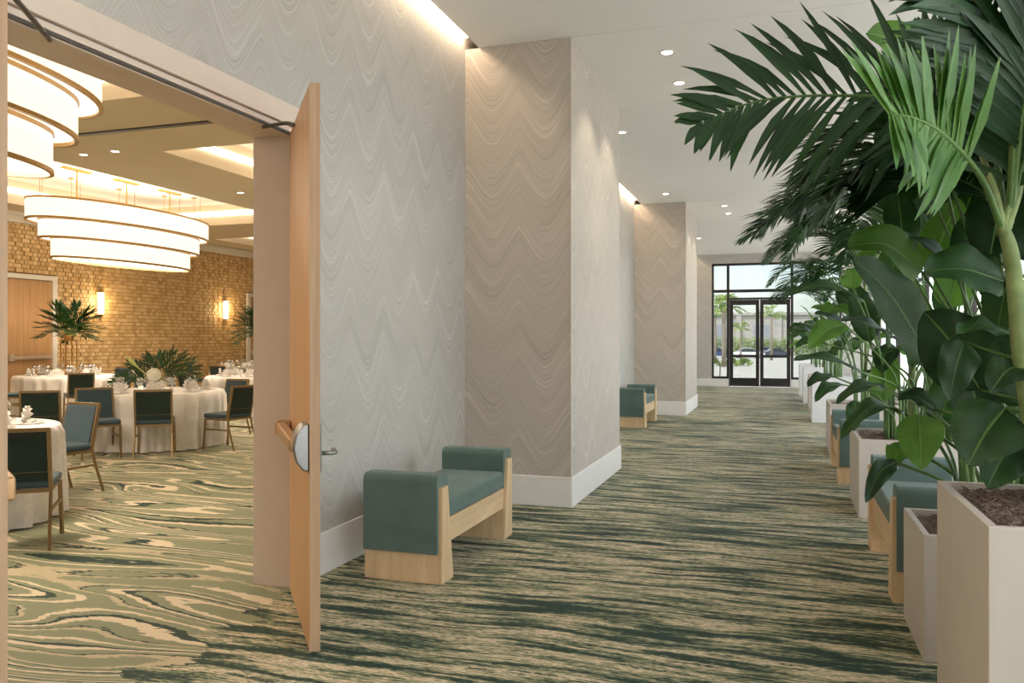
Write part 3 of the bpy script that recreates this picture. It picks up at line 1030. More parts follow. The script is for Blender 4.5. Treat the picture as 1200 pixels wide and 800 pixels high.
# ------------------------------------------------------------------ banquet chairs
def make_chair():
    t = thing('banquet_chair', 'x', 'chair')
    MB().box(-.225, .225, -.20, .235, .425, .485).build('seat', M['teal_chair'], t, bevel=.022, seg=3)
    sf = MB()
    for a, b in (((-.205, .20), (.205, .20)), ((-.205, -.19), (.205, -.19)), ((-.205, -.19), (-.205, .20)), ((.205, -.19), (.205, .20))):
        sf.bar((a[0], a[1], .41), (b[0], b[1], .41), .022, .026)
    sf.build('seat_frame', M['bronze'], t)
    for s in (-1, 1):
        MB().bar((s * .212, .205, .42), (s * .222, .235, .0), .024, .024).build('leg', M['bronze'], t)
        MB().tube([(s * .214, -.185, .46), (s * .216, -.22, .30), (s * .224, -.315, 0)], .0135, 6).build('leg', M['bronze'], t)
        MB().bar((s * .217, .215, .27), (s * .217, -.235, .27), .018, .022).build('stretcher', M['bronze'], t)
    # back frame and panel, tilted
    y0, z0, y1, z1 = -.185, .47, -.275, .855
    fb = MB()
    for s in (-1, 1):
        fb.bar((s * .213, y0 + .0, z0 - .04), (s * .213, y1, z1), .024, .036)
    fb.bar((-.222, y1 - .002, z1), (.222, y1 - .002, z1), .026, .028)
    fb.bar((-.213, y0 - .024, z0 + .085), (.213, y0 - .024, z0 + .085), .016, .022)
    fb.build('back_frame', M['bronze'], t)
    def yz(f):
        return y0 + (y1 - y0) * f, z0 + (z1 - z0) * f
    def panel(off, th, fa, fb_, mat, name, w=.2):
        m = MB()
        ya, za = yz(fa)
        yb_, zb = yz(fb_)
        m.prism([(ya + off, za), (ya + off + th, za), (yb_ + off + th, zb), (yb_ + off, zb)], 0, -w, w)
        return m.build(name, mat, t, bevel=.006)
    panel(.0, .026, .03, .97, M['teal_chair'], 'back_cushion')
    panel(-.014, .013, .03, .975, M['teal_back'], 'back_cover')
    # hand-hold scallop at the top of the back
    ya, za = yz(.955)
    pts = [(-.13, za), (.13, za), (.10, za - .018), (.05, za - .034), (0, za - .038), (-.05, za - .034), (-.10, za - .018)]
    m = MB().prism(pts, 1, ya - .020, ya - .012)
    m.build('hand_grip', M['black'], t)
    return t
CHAIR = make_chair()
chairs = [  # depth, lateral, facing (lateral, depth), label
    (10.47, -4.58, (-.34, 1), 'banquet chair pushed in at the hydrangea table, its dark back to the corridor'),
    (None, (-7.25, 9.45), None, 'banquet chair in profile beside the hydrangea table near the door jamb'),
    (10.35, -5.25, (.6, -.8), 'banquet chair angled away from the hydrangea table, on the oak door side'),
    (7.72, -4.42, (-.4, -.92), 'banquet chair on the far side of the table inside the doorway'),
    (6.0, -3.60, (-.35, .94), 'banquet chair with dark back to the corridor at the doorway table'),
    (10.25, -5.88, (-.35, .94), 'banquet chair with dark back between the angled chair and the oak service door'),
    (15.3, -9.35, (.93, .2), 'banquet chair in profile under the oak service door push bar'),
    (15.35, -8.15, (-.6, .8), 'dark backed banquet chair pulled up to the table by the oak door'),
    (18.0, -8.75, (-.25, -.95), 'banquet chair against the block wall behind the table by the oak door'),
    (12.6, -5.62, (.35, -.93), 'banquet chair hidden behind the hydrangea palm leaves'),
    (16.1, -6.50, (.95, .15), 'banquet chair in profile half hidden by the hydrangea, at the table with the palm stand'),
    (15.2, -5.85, (.4, .9), 'dark backed banquet chair between hydrangea table and the table beyond'),
    (12.55, -4.5, (-.4, -.9), 'banquet chair with lit front between hydrangea table and door jamb'),
    (20.9, -8.0, (.95, .1), 'banquet chair in profile at the farthest table by the block wall'),
    (19.75, -6.95, (.2, .97), 'dark backed banquet chair at the farthest table by the block wall'),
    (17.7, -5.6, (.3, -.95), 'banquet chair behind the table whose palm stand is by the door jamb'),
    (17.5, -10.1, (.5, -.8), 'banquet chair in the corner between oak service door and its table'),
]
for k, (d, l, fc, lb) in enumerate(chairs):
    c = CHAIR if k == 0 else copy_tree(CHAIR)
    if d is None:
        p = Vector((l[0], l[1], 0))
        w2 = (-1, .12)
    else:
        p = cam_pt(d, l)
        w2 = (-SN * fc[1] + CS * fc[0], CS * fc[1] + SN * fc[0])
    for tc_ in TABLES.values():
        v = Vector((p.x - tc_.x, p.y - tc_.y, 0))
        if v.length < 1.21:
            p = tc_ + v.normalized() * 1.21
    c.location = p
    c.rotation_euler.z = math.atan2(w2[1], w2[0]) - PI / 2
    tag(c, lb, 'chair', 'ballroom banquet chairs')

# ================================================================== FOLIAGE
def leaflet_rows(base, dirv, side_n, length, width, droop, seg=5):
    """folded strip leaflet: returns rows of 3 points"""
    rows = []
    uvs = []
    p = Vector(base)
    d = Vector(dirv).normalized()
    st = length / seg
    for i in range(seg + 1):
        f = i / seg
        wv = width * (.35 + 1.3 * f) if f < .25 else width * (1 - ((f - .25) / .75) ** 2.2) * .98 / .98 + (.02 * width if f < 1 else 0)
        wv = min(wv, width)
        sd = d.cross(side_n)
        if sd.length < 1e-5:
            sd = d.orthogonal()
        sd.normalize()
        nn = sd.cross(d).normalized()
        rows.append([p + sd * wv / 2 + nn * wv * .16, p.copy(), p - sd * wv / 2 + nn * wv * .16])
        uvs.append([(-.5, f), (0, f), (.5, f)])
        p = p + d * st
        d = (d + Vector((0, 0, -droop / seg))).normalized()
    return rows, uvs
def frond(parent, pts, n, lmax, width, mat, droop=.6, spread=58, separate=False, start=.12, rw=.008, up=None, seed=1, lift=.25, name='frond', full_tip=False, tipk=.55, jit=6):
    rr = random.Random(seed)
    cur = bez(pts, 40)
    ra = MB().tube([cur[i] for i in range(0, 41, 2)], [rw * (1 - .8 * i / 20) for i in range(21)], 6)
    if separate:
        fo = ra.build(name, M['stem'], parent, smooth=True)
    joined = MB()
    for i in range(n):
        f = start + (1 - start) * (i + .5) / n
        k = min(int(f * 40), 39)
        p = cur[k].lerp(cur[k + 1], f * 40 - k)
        T = (cur[k + 1] - cur[k]).normalized()
        U = Vector(up) if up else Vector((0, 0, 1))
        S = T.cross(U)
        if S.length < .05:
            S = T.orthogonal()
        S.normalize()
        Nn = S.cross(T).normalized()
        prof = math.sin(PI * min(1, (f * .80 + .17))) ** .7
        if full_tip:
            prof = max(prof, .8)
        for s in (-1, 1):
            ang = R(spread * (1 - tipk * f) + rr.uniform(-jit, jit))
            dv = T * math.cos(ang) + S * s * math.sin(ang) + Nn * (lift + rr.uniform(-.12, .12))
            L = lmax * prof * rr.uniform(.86, 1.08)
            rows, uvs = leaflet_rows(p, dv, Nn, L, width * rr.uniform(.8, 1.15), droop * rr.uniform(.6, 1.4))
            if separate:
                MB().strip(rows, uvs).build('leaflet', mat, fo, smooth=True)
            else:
                joined.strip(rows, uvs)
    if not separate:
        me_m = [M['stem'], mat]
        nb = len(joined.v)
        nf = len(joined.f)
        joined.v += ra.v
        joined.f += [tuple(q + nb for q in fc) for fc in ra.f]
        for fi in range(nf, len(joined.f)):
            joined.uv[fi] = [(.3, .5)] * len(joined.f[fi])
        fo = joined.build(name, mat, parent, smooth=True)
        fo.data.materials.append(M['stem'])
        for pl in fo.data.polygons:
            if pl.index >= nf:
                pl.material_index = 1
    return fo
def paddle(parent, root, base, tip, width, mat, sag=.0, nrm=None, fold=.35, bend=None, rw=.011, name='leaf'):
    """banana-like blade on a long petiole; width in metres, nrm ~ direction the upper face looks"""
    root, base, tip = Vector(root), Vector(base), Vector(tip)
    ax = tip - base
    L = ax.length
    nrm = Vector(nrm or (-.35, -.55, .75)).normalized()
    mid = (base + tip) / 2 + Vector((0, 0, sag)) + (Vector(bend) if bend else Vector((0, 0, 0)))
    cur = bez([base, mid, tip], 16)
    rows, uvs = [], []
    for i, p in enumerate(cur):
        f = i / 16
        w = width * (math.sin(PI * min(1, f ** .72 * .985 + .012)) ** .62) * (1 if f < .97 else .55)
        if i == 0:
            w = .02
        if i == 16:
            w = .004
        T = (cur[min(i + 1, 16)] - cur[max(i - 1, 0)]).normalized()
        S = T.cross(nrm)
        if S.length < .05:
            S = T.orthogonal()
        S.normalize()
        Nn = S.cross(T).normalized()
        row, uv = [], []
        for j in range(-4, 5):
            u = j / 4
            wav = .012 * math.sin(f * 13 + j * .6) * abs(u) ** 2
            row.append(p + S * (w / 2 * u) + Nn * (fold * w / 2 * (abs(u) ** 1.3) - .12 * w * abs(u) ** 3 + wav))
            uv.append((u / 2, f))
        rows.append(row)
        uvs.append(uv)
    lf = MB().strip(rows, uvs).build(name, mat, parent, smooth=True)
    rib = MB().tube([p - nrm * .003 for p in cur[:-2]], [rw * .55 * (1 - .85 * i / 14) for i in range(len(cur) - 2)], 5)
    rib.build('midrib', M['stem'], lf, smooth=True)
    up = (base - root)
    c1 = root + Vector((0, 0, up.length * .5)) + Vector((up.x, up.y, 0)) * .12
    c1.z = min(c1.z, root.z + (base.z - root.z) * .62 + .06)
    MB().tube(bez([root, c1, base], 14), [rw * (1.15 - .55 * i / 14) for i in range(15)], 6).build('petiole', M['stem'], lf, smooth=True)
    return lf

# ------------------------------------------------------------------ planters
def planter(x0, x1, y0, y1, h, mat, label, group='corridor planters'):
    t = thing('planter', label, 'planter', ((x0 + x1) / 2, (y0 + y1) / 2, 0), 0, group)
    a, b = (x1 - x0) / 2, (y1 - y0) / 2
    wl = .03
    mb = MB()
    out = [(-a, -b), (a, -b), (a, b), (-a, b)]
    inn = [(-a + wl, -b + wl), (a - wl, -b + wl), (a - wl, b - wl), (-a + wl, b - wl)]
    v = [(x, y, .0) for x, y in out] + [(x, y, h) for x, y in out] + [(x, y, h) for x, y in inn] + [(x, y, h - .12) for x, y in inn]
    mb.v += v
    mb.f.append((3, 2, 1, 0))
    for k in range(4):
        q = (k + 1) % 4
        mb.f += [(k, q, 4 + q, 4 + k), (4 + k, 4 + q, 8 + q, 8 + k), (8 + k, 8 + q, 12 + q, 12 + k)]
    mb.f.append((12, 13, 14, 15))
    mb.build('box', mat, t, bevel=.004)
    # moss bed: lumpy sheet with loose curled strands
    rr = random.Random(int(y0 * 100))
    n = 14
    rows = []
    for i in range(n + 1):
        rows.append([((-a + wl) + (2 * a - 2 * wl) * i / n, (-b + wl) + (2 * b - 2 * wl) * j / n, h - .045 + rr.uniform(-.012, .016)) for j in range(n + 1)])
    m = MB().strip(rows)
    mo = m.build('moss_bed', M['moss'], t, smooth=True)
    if y0 < 9:
        st = MB()
        for k in range(1500 if y0 < 4 else 300):
            x, y = rr.uniform(-a + .06, a - .06), rr.uniform(-b + .06, b - .06)
            an = rr.uniform(0, 6.28)
            z = h - .04
            r = rr.uniform(.015, .035)
            pts = [(x + r * math.cos(an + q * .9) + q * .006, y + r * math.sin(an + q * .9), z + .02 * math.sin(q * .8) + rr.uniform(0, .012)) for q in range(5)]
            st.tube(pts, .0024, 3, False)
        o = st.build('moss_strands', M['moss'], t)
        o['kind'] = 'stuff'
    return t
PX = .61
planter(PX, 1.62, 2.86, 3.73, .92, M['planter'], 'tall greige box planter filled with brown moss under the big palm')
planter(.63, 1.35, 4.2, 4.85, .59, M['planter'], 'small low greige planter between the tall planter and a bench')
planter(.62, 1.55, 7.4, 8.35, .66, M['planter'], 'low greige box planter standing between the two benches')
planter(.60, 1.5, 11.3, 12.2, .66, M['planter'], 'low greige box planter just past the farther planter-row bench')
planter(.53, 1.4, 15.6, 16.5, .82, M['planter_w'], 'tall white box planter in the middle of the row')
planter(.56, 1.4, 18.3, 19.1, .74, M['planter'], 'greige planter beyond the tall white planter')
planter(.50, 1.3, 20.3, 21.1, .84, M['planter_w'], 'white planter second from the glass entrance')
planter(.46, 1.3, 22.6, 23.4, .84, M['planter_w'], 'white planter closest to the glass entrance')

# ------------------------------------------------------------------ the big palm in the tall planter
pa = thing('palm', 'big arching palm with green cane trunk in the tall planter', 'palm', (.93, 3.42, .86), 0, 'corridor palms')
pa_o = Vector((.93, 3.42, .86))
def rel(o, pts):
    return [Vector(p) - o for p in pts]
tr = [pa_o + Vector((0, 0, -.03)), at(1200, 445, 2.98), at(1187, 310, 2.98), at(1174, 262, 2.97)]
MB().tube(bez(rel(pa_o, tr), 14), [.031, .031, .031, .030, .030, .030, .030, .029, .029, .028, .027, .026, .024, .022, .02], 10).build('trunk', M['trunk'], pa, smooth=True)
for k, q in enumerate(((1150, 180, 3.05), (1186, 170, 2.95), (1200, 190, 3.0))):
    MB().tube(bez(rel(pa_o, [at(1175, 275, 2.97), at((1175 + q[0]) / 2 + 4, (275 + q[1]) / 2, 2.97), at(*q)]), 8), [.02, .018, .016, .015, .014, .013, .012, .011, .01], 8).build('leaf_sheath', M['trunk'], pa, smooth=True)
UPC = (SN, -CS, .15)
frond(pa, rel(pa_o, [at(1174, 268, 2.97), at(1150, 208, 2.85), at(1108, 160, 2.7), at(1072, 139, 2.6), at(1040, 134, 2.48)]), 25, .33, .056, M['palm_light'], droop=.02, spread=80, tipk=.3, jit=12, separate=True, start=.34, rw=.013, up=UPC, seed=4, lift=.1, full_tip=True)
frond(pa, rel(pa_o, [at(1178, 262, 2.98), at(1160, 170, 3.05), at(1090, 122, 3.1), at(990, 112, 3.15), at(890, 118, 3.2), at(818, 146, 3.22)]), 33, .50, .042, M['palm'], droop=.40, spread=82, jit=11, separate=True, start=.24, rw=.012, up=(SN, -CS, .35), seed=9, lift=.1)
frond(pa, rel(pa_o, [at(1182, 262, 2.98), at(1188, 140, 2.9), at(1165, 40, 2.85), at(1110, -30, 2.8), at(1060, -50, 2.75)]), 22, .46, .052, M['palm'], droop=.4, spread=72, separate=True, start=.3, rw=.012, up=UPC, seed=12)
frond(pa, rel(pa_o, [at(1184, 262, 2.98), at(1196, 150, 2.9), at(1210, 40, 2.85), at(1190, -60, 2.8)]), 22, .46, .052, M['palm'], droop=.3, spread=70, separate=False, start=.25, rw=.012, up=UPC, seed=14)
frond(pa, rel(pa_o, [at(1182, 268, 3.0), at(1200, 190, 2.95), at(1235, 130, 2.9), at(1275, 120, 2.8)]), 22, .46, .05, M['palm'], droop=.5, spread=72, start=.2, rw=.012, up=(0, -.7, .7), seed=15)
frond(pa, rel(pa_o, [at(1180, 270, 3.0), at(1150, 225, 3.3), at(1090, 205, 3.6), at(1010, 225, 3.8)]), 26, .46, .046, M['palm'], droop=.5, spread=70, start=.25, rw=.011, up=(0, -.8, .5), seed=16)
frond(pa, rel(pa_o, [at(1182, 262, 3.0), at(1180, 180, 3.4), at(1140, 90, 3.8), at(1070, 40, 4.1)]), 24, .5, .05, M['palm'], droop=.4, spread=72, start=.2, rw=.011, up=UPC, seed=18)
frond(pa, rel(pa_o, [at(1180, 268, 3.0), at(1160, 200, 3.4), at(1110, 140, 3.8), at(1020, 110, 4.0)]), 24, .5, .05, M['palm'], droop=.4, spread=72, start=.2, rw=.011, up=UPC, seed=19)

def random_palm(x, y, z, h, seed, label, nf=9, lf=.42, reach=1.2, nl=32):
    rr = random.Random(seed)
    t = thing('palm', label, 'palm', (x, y, z), 0, 'corridor palms')
    top = Vector((rr.uniform(-.08, .02), rr.uniform(-.08, .08), h))
    MB().tube(bez([(0, 0, -.03), (.03, .02, h * .5), top], 8), [.028 - .001 * k for k in range(9)], 8).build('trunk', M['trunk'], t, smooth=True)
    for k in range(nf):
        a = 2 * PI * k / nf + rr.uniform(-.3, .3)
        rc = reach * rr.uniform(.8, 1.1)
        e = Vector((math.cos(a), math.sin(a), 0))
        if (x + top.x + e.x * rc) > 2.4:
            rc = max(.4, (2.4 - x))
        rise = rr.uniform(.3, .75)
        pts = [top, top + e * rc * .35 + Vector((0, 0, rise * .8)), top + e * rc * .75 + Vector((0, 0, rise * .8)), top + e * rc * 1.05 + Vector((0, 0, rise * .25))]
        frond(t, pts, nl, lf * rr.uniform(.85, 1.1), .046, M['palm'], droop=.4, spread=68, start=.22, rw=.009, seed=seed * 31 + k, lift=.2)
    return t
random_palm(1.12, 4.55, .54, 1.52, 21, 'palm with dark feathery fronds rising from the small low planter', 11, .46, 1.05)
random_palm(1.08, 7.9, .60, 1.75, 22, 'palm with dark feathery fronds in the planter between the benches', 15, .5, 1.35)
random_palm(1.05, 11.75, .60, 1.85, 23, 'palm arching over the planter past the second planter-row bench', 14, .48, 1.4)
random_palm(.98, 16.05, .76, 1.6, 24, 'palm arching out of the tall white planter', 11, .44, 1.3, 26)
random_palm(.95, 20.7, .78, 1.5, 26, 'palm in the white planter second from the entrance', 9, .44, 1.2, 24)

# ------------------------------------------------------------------ bird-of-paradise plants
def bop(o, label):
    return thing('bird_of_paradise', label, 'plant', o, 0, 'corridor paddle-leaf plants')
O1, O2, O3 = Vector((1.12, 3.30, .875)), Vector((.98, 4.5, .545)), Vector((1.0, 7.75, .615))
S1 = bop(O1, 'paddle-leaf plant with broad glossy leaves in the tall moss planter')
S2 = bop(O2, 'paddle-leaf plant with long stalks in the small low planter')
S3 = bop(O3, 'paddle-leaf plant in the greige planter between the benches')
VIEW = Vector((0, 0, EYE))
# blade base px, tip px, depths, width m, sag m, bright, facing tweak
L1 = [  # plant in tall planter
    ((1177, 330), 3.35, (1082, 318), 3.25, .21, .03, 0, (-.1, -.8, .5)),
    ((1192, 396), 3.2, (1120, 388), 3.1, .13, .03, 0, (0, -.5, .8)),
    ((1178, 478), 3.05, (1134, 545), 2.95, .23, .02, 0, (-.15, -.9, .35)),
    ((1200, 428), 3.0, (1160, 460), 2.9, .12, .03, 0, (0, -.6, .8)),
    ((1196, 515), 3.1, (1156, 572), 3.0, .17, .03, 0, (.2, -.8, .5)),
    ((1180, 330), 3.5, (1168, 395), 3.5, .14, .02, 0, (-.3, -.8, .3)),
    ((1205, 185), 3.45, (1172, 70), 3.4, .24, .04, 0, (-.3, -.8, .2)),
    ((1148, 456), 3.6, (1083, 365), 3.7, .27, .03, 0, (-.2, -.9, .2)),
    ((1160, 300), 3.7, (1185, 190), 3.7, .22, .03, 0, (-.2, -.9, .2)),
    ((1130, 400), 3.55, (1112, 470), 3.5, .15, .03, 0, (.2, -.9, .2)),
    ((1205, 305), 3.7, (1188, 205), 3.8, .24, .03, 0, (-.1, -.9, .2)),
    ((1215, 385), 3.6, (1146, 335), 3.6, .22, .03, 0, (0, -.8, .5)),
    ((1205, 475), 3.6, (1160, 402), 3.7, .20, .03, 0, (-.1, -.9, .2)),
    ((1215, 450), 3.9, (1196, 330), 4.0, .28, .03, 0, (-.1, -.9, .2)),
    ((1150, 500), 3.7, (1128, 420), 3.7, .20, .03, 0, (.1, -.9, .2)),
    ((1140, 330), 4.0, (1160, 235), 4.0, .24, .03, 0, (.1, -.9, .2)),
    ((1120, 190), 4.3, (1095, 110), 4.3, .24, .03, 0, (.1, -.9, .2)),
    ((1175, 150), 4.2, (1140, 60), 4.2, .26, .03, 0, (.1, -.9, .2)),
    ((1096, 480), 3.6, (1052, 466), 3.6, .10, .03, 0, (0, -.6, .8)),
]
L2 = [  # plant in low planter
    ((1080, 318), 4.1, (994, 288), 3.9, .22, .07, 2, (-.1, -.85, .5)),
    ((1091, 424), 4.0, (1000, 302), 3.8, .24, .06, 0, (.45, -.85, .3)),
    ((1090, 318), 4.4, (1124, 232), 4.4, .19, .02, 2, (-.2, -.95, .1)),
    ((1078, 486), 4.2, (1079, 550), 4.0, .19, .02, 2, (-.2, -.95, .15)),
    ((1060, 484), 4.3, (985, 512), 4.1, .11, .10, 0, (0, -.4, .9)),
    ((1050, 541), 4.15, (1014, 588), 4.0, .09, .05, 0, (.2, -.6, .7)),
    ((1056, 520), 4.3, (1046, 550), 4.2, .10, .02, 2, (-.2, -.9, .2)),
    ((1074, 78), 4.6, (1016, 38), 4.5, .20, .05, 2, (-.2, -.9, .1)),
    ((1046, 394), 4.8, (986, 374), 4.7, .11, .03, 0, (0, -.5, .8)),
    ((1120, 300), 4.6, (1150, 190), 4.6, .22, .03, 0, (-.2, -.9, .2)),
    ((1110, 360), 4.5, (1140, 280), 4.5, .20, .03, 2, (.1, -.9, .2)),
    ((1060, 300), 4.7, (1050, 215), 4.8, .17, .03, 0, (.1, -.9, .2)),
    ((1065, 400), 4.8, (1075, 330), 4.8, .16, .03, 2, (.1, -.9, .2)),
    ((1100, 500), 4.5, (1125, 430), 4.5, .18, .03, 0, (.1, -.9, .2)),
    ((1035, 452), 4.9, (980, 472), 4.8, .09, .05, 0, (0, -.5, .8)),
]
L3 = [  # plant between the benches
    ((1008, 435), 6.6, (930, 421), 6.2, .15, .06, 0, (0, -.55, .8)),
    ((990, 380), 6.9, (948, 408), 6.6, .20, .05, 2, (-.1, -.85, .5)),
    ((1012, 352), 6.8, (918, 346), 6.3, .15, .10, 0, (0, -.6, .7)),
    ((1000, 338), 6.9, (994, 314), 6.8, .15, .02, 2, (-.1, -.9, .2)),
    ((1020, 400), 7.2, (1000, 330), 7.2, .20, .02, 0, (-.1, -.9, .2)),
    ((985, 450), 7.0, (955, 470), 6.7, .12, .05, 0, (0, -.6, .8)),
    ((1030, 470), 7.1, (1045, 410), 7.1, .2, .02, 2, (-.1, -.9, .2)),
    ((975, 440), 7.2, (946, 452), 7.0, .12, .03, 0, (0, -.6, .8)),
    ((1040, 350), 7.2, (1055, 270), 7.2, .24, .02, 0, (-.1, -.9, .2)),
    ((1003, 470), 7.0, (1000, 505), 6.8, .13, .02, 0, (0, -.9, .3)),
    ((960, 400), 7.2, (930, 385), 7.0, .14, .04, 0, (0, -.6, .8)),
]
rl = random.Random(5)
for pl, o, data in ((S1, O1, L1), (S2, O2, L2), (S3, O3, L3)):
    for (bx, by), bd, (tx, ty), td, wd, sg, br, nr in data:
        rt = Vector((rl.uniform(-.14, .14), rl.uniform(-.14, .14), -.02))
        paddle(pl, rt, at(bx, by, bd) - o, at(tx, ty, td) - o, wd * 1.15, M['bop_light'] if br == 2 else M['bop'], sg, nr)
    for k in range(6):      # bare upright stalks in the clump
        a, b = rl.uniform(-.16, .16), rl.uniform(-.16, .16)
        h = rl.uniform(.5, 1.0)
        MB().tube(bez([(a, b, -.02), (a * 1.2, b * 1.2, h * .5), (a * 1.6, b * 1.5, h)], 8), [.013, .0125, .012, .0115, .011, .01, .009, .007, .004], 6).build('stalk', M['stem'], pl, smooth=True)

def random_bop(x, y, z, seed, label, n=11, hmax=1.5):
    rr = random.Random(seed)
    o = Vector((x, y, z))
    t = bop(o, label)
    for k in range(n):
        a = 2 * PI * k / n + rr.uniform(-.4, .4)
        e = Vector((math.cos(a), math.sin(a), 0))
        h = hmax * rr.uniform(.35, .85)
        out = rr.uniform(.2, .5)
        base = e * out + Vector((0, 0, h))
        tip = e * (out + rr.uniform(.2, .45)) + Vector((0, 0, h + rr.uniform(-.25, .35)))
        if x + tip.x > 2.5:
            tip.x = 2.5 - x
        paddle(t, (e.x * .1, e.y * .1, -.02), base, tip, rr.uniform(.14, .24), M['bop_light'] if rr.random() < .25 else M['bop'], .05, (-e.x * .4 - .1, -e.y * .4 - .4, .7))
    return t
random_bop(1.38, 3.4, .875, 47, 'bushy paddle-leaf plant at the window side of the tall planter', 14, 2.0)
random_bop(1.16, 4.62, .545, 48, 'bushy paddle-leaf plant at the window side of the small planter', 16, 2.3)
random_bop(1.3, 7.7, .615, 49, 'bushy paddle-leaf plant on the window side between the benches', 14, 2.3)
random_bop(1.0, 8.1, .615, 41, 'bushy paddle-leaf plant crowding the planter between the benches', 12, 1.6)
random_bop(1.02, 11.6, .615, 42, 'paddle-leaf plant just past the second planter-row bench', 13, 1.6)
random_bop(.95, 15.9, .775, 43, 'paddle-leaf plant growing in the tall white planter', 12, 1.4)
random_bop(.98, 18.7, .695, 44, 'paddle-leaf plant in the greige planter past the white one', 12, 1.6)
random_bop(.88, 20.6, .795, 45, 'paddle-leaf plant in the white planter second from the entrance', 10, 1.4)
random_bop(.86, 23.0, .795, 46, 'paddle-leaf plant in the white planter closest to the entrance', 10, 1.4)

# ------------------------------------------------------------------ table centrepieces
def fan_leaf(parent, base, tip, n, mat, seed, lf, width=.02, up=(0, 0, 1)):
    base, tip = Vector(base), Vector(tip)
    mid = (base + tip) / 2 + Vector((0, 0, .12 * (tip - base).length))
    return frond(parent, [base, mid, tip], n, lf, width, mat, droop=.25, spread=55, start=.25, rw=.004, seed=seed, name='palm_leaf', up=up, full_tip=True)
def tall_piece(c, label, seed):
    t = thing('tall_centrepiece', label, 'centrepiece', (c.x, c.y, TZ), .4, 'tall palm centrepieces')
    s, h = .11, .72
    for a in (-1, 1):
        for b in (-1, 1):
            MB().box(a * s - .009, a * s + .009, b * s - .009, b * s + .009, .0, h).build('gold_post', M['gold'], t)
    for z in (0.0, h - .018):
        m = MB()
        m.box(-s + .009, s - .009, -s - .009, -s + .009, z, z + .018).box(-s + .009, s - .009, s - .009, s + .009, z, z + .018)
        m.box(-s - .009, -s + .009, -s + .009, s - .009, z, z + .018).box(s - .009, s + .009, -s + .009, s - .009, z, z + .018)
        m.build('gold_frame', M['gold'], t)
    MB().lathe([(.08, h), (.09, h + .02), (.10, h + .09), (.09, h + .1), (.001, h + .1)], 16).build('bowl', M['gold'], t, smooth=True)
    rr = random.Random(seed)
    for k in range(36):
        a = 2 * PI * k / 36 * 4.4 + rr.uniform(-.2, .2)
        el = rr.uniform(-.35, 1.25)
        L = rr.uniform(.5, .66)
        d = Vector((math.cos(a) * math.cos(el), math.sin(a) * math.cos(el), math.sin(el)))
        b = Vector((0, 0, h + .12)) + d * .04
        fan_leaf(t, b, b + d * L, 10, M['palm'], seed * 50 + k, .24, .045)
tall_piece(TABLES['farleft'] + Vector((.0, .1, 0)), 'tall gold frame stand topped with palm leaves beside the oak door', 61)
tall_piece(TABLES['farright'] + Vector((.25, -.05, 0)), 'tall gold frame stand topped with palm leaves beside the door jamb', 62)

c = TABLES['centre']
t = thing('hydrangea_centrepiece', 'low arrangement of fanned palm leaves and a white hydrangea on the table', 'centrepiece', (c.x, c.y, TZ))
MB().lathe([(.06, 0), (.085, .02), (.09, .10), (.08, .10), (.001, .09)], 16).build('bowl', M['gold'], t, smooth=True)
rr = random.Random(9)
RV = Vector((CS, SN, 0))
FV = Vector((-SN, CS, 0))
for k, (l, f, z) in enumerate(((-.58, -.1, -.02), (-.54, .05, .12), (-.42, .1, .26), (-.5, -.2, .04), (.2, .1, .42), (.38, .05, .38), (.52, 0, .30), (.62, -.05, .2), (.66, -.1, .08), (.5, -.2, .14), (0, .2, .4), (-.2, .15, .36))):
    b = Vector((0, 0, .12))
    tip = b + RV * l + FV * f + Vector((0, 0, z))
    fan_leaf(t, b, tip, 11, M['palm'], 700 + k, .17, .026, up=tuple(-FV * .8 + Vector((0, 0, .5))))
def flower_ball(parent, cc, r, seed):
    q = random.Random(seed)
    m = MB()
    n = 170
    for k in range(n):
        y = 1 - 2 * (k + .5) / n
        a = k * 2.39996
        rad = math.sqrt(1 - y * y)
        p = Vector((rad * math.cos(a), rad * math.sin(a), y))
        cpt = Vector(cc) + p * r * q.uniform(.84, 1.08)
        s = p.orthogonal().normalized()
        u = p.cross(s)
        b = len(m.v)
        for e in range(8):
            an = e * PI / 4 + q.random()
            rr2 = r * (.21 if e % 2 == 0 else .1)
            m.v.append(tuple(cpt + (s * math.cos(an) + u * math.sin(an)) * rr2 + p * r * (.04 if e % 2 == 0 else 0)))
        m.v.append(tuple(cpt + p * r * .03))
        for e in range(8):
            m.f.append((b + e, b + (e + 1) % 8, b + 8))
    return m.build('hydrangea_head', M['petal'], parent)
flower_ball(t, RV * .02 - FV * .12 + Vector((0, 0, .23)), .092, 3)
flower_ball(t, RV * -.33 + FV * .02 + Vector((0, 0, .22)), .07, 4)
bud = [Vector((0, 0, .12)), RV * -.25 + Vector((0, 0, .32)), RV * -.42 + Vector((0, 0, .48))]
MB().tube(bez(bud, 10), [.008] * 6 + [.018, .03, .03, .02, .004], 8).build('lily_bud', plain('pale_bud', srgb(190, 196, 120), .5), t, smooth=True)

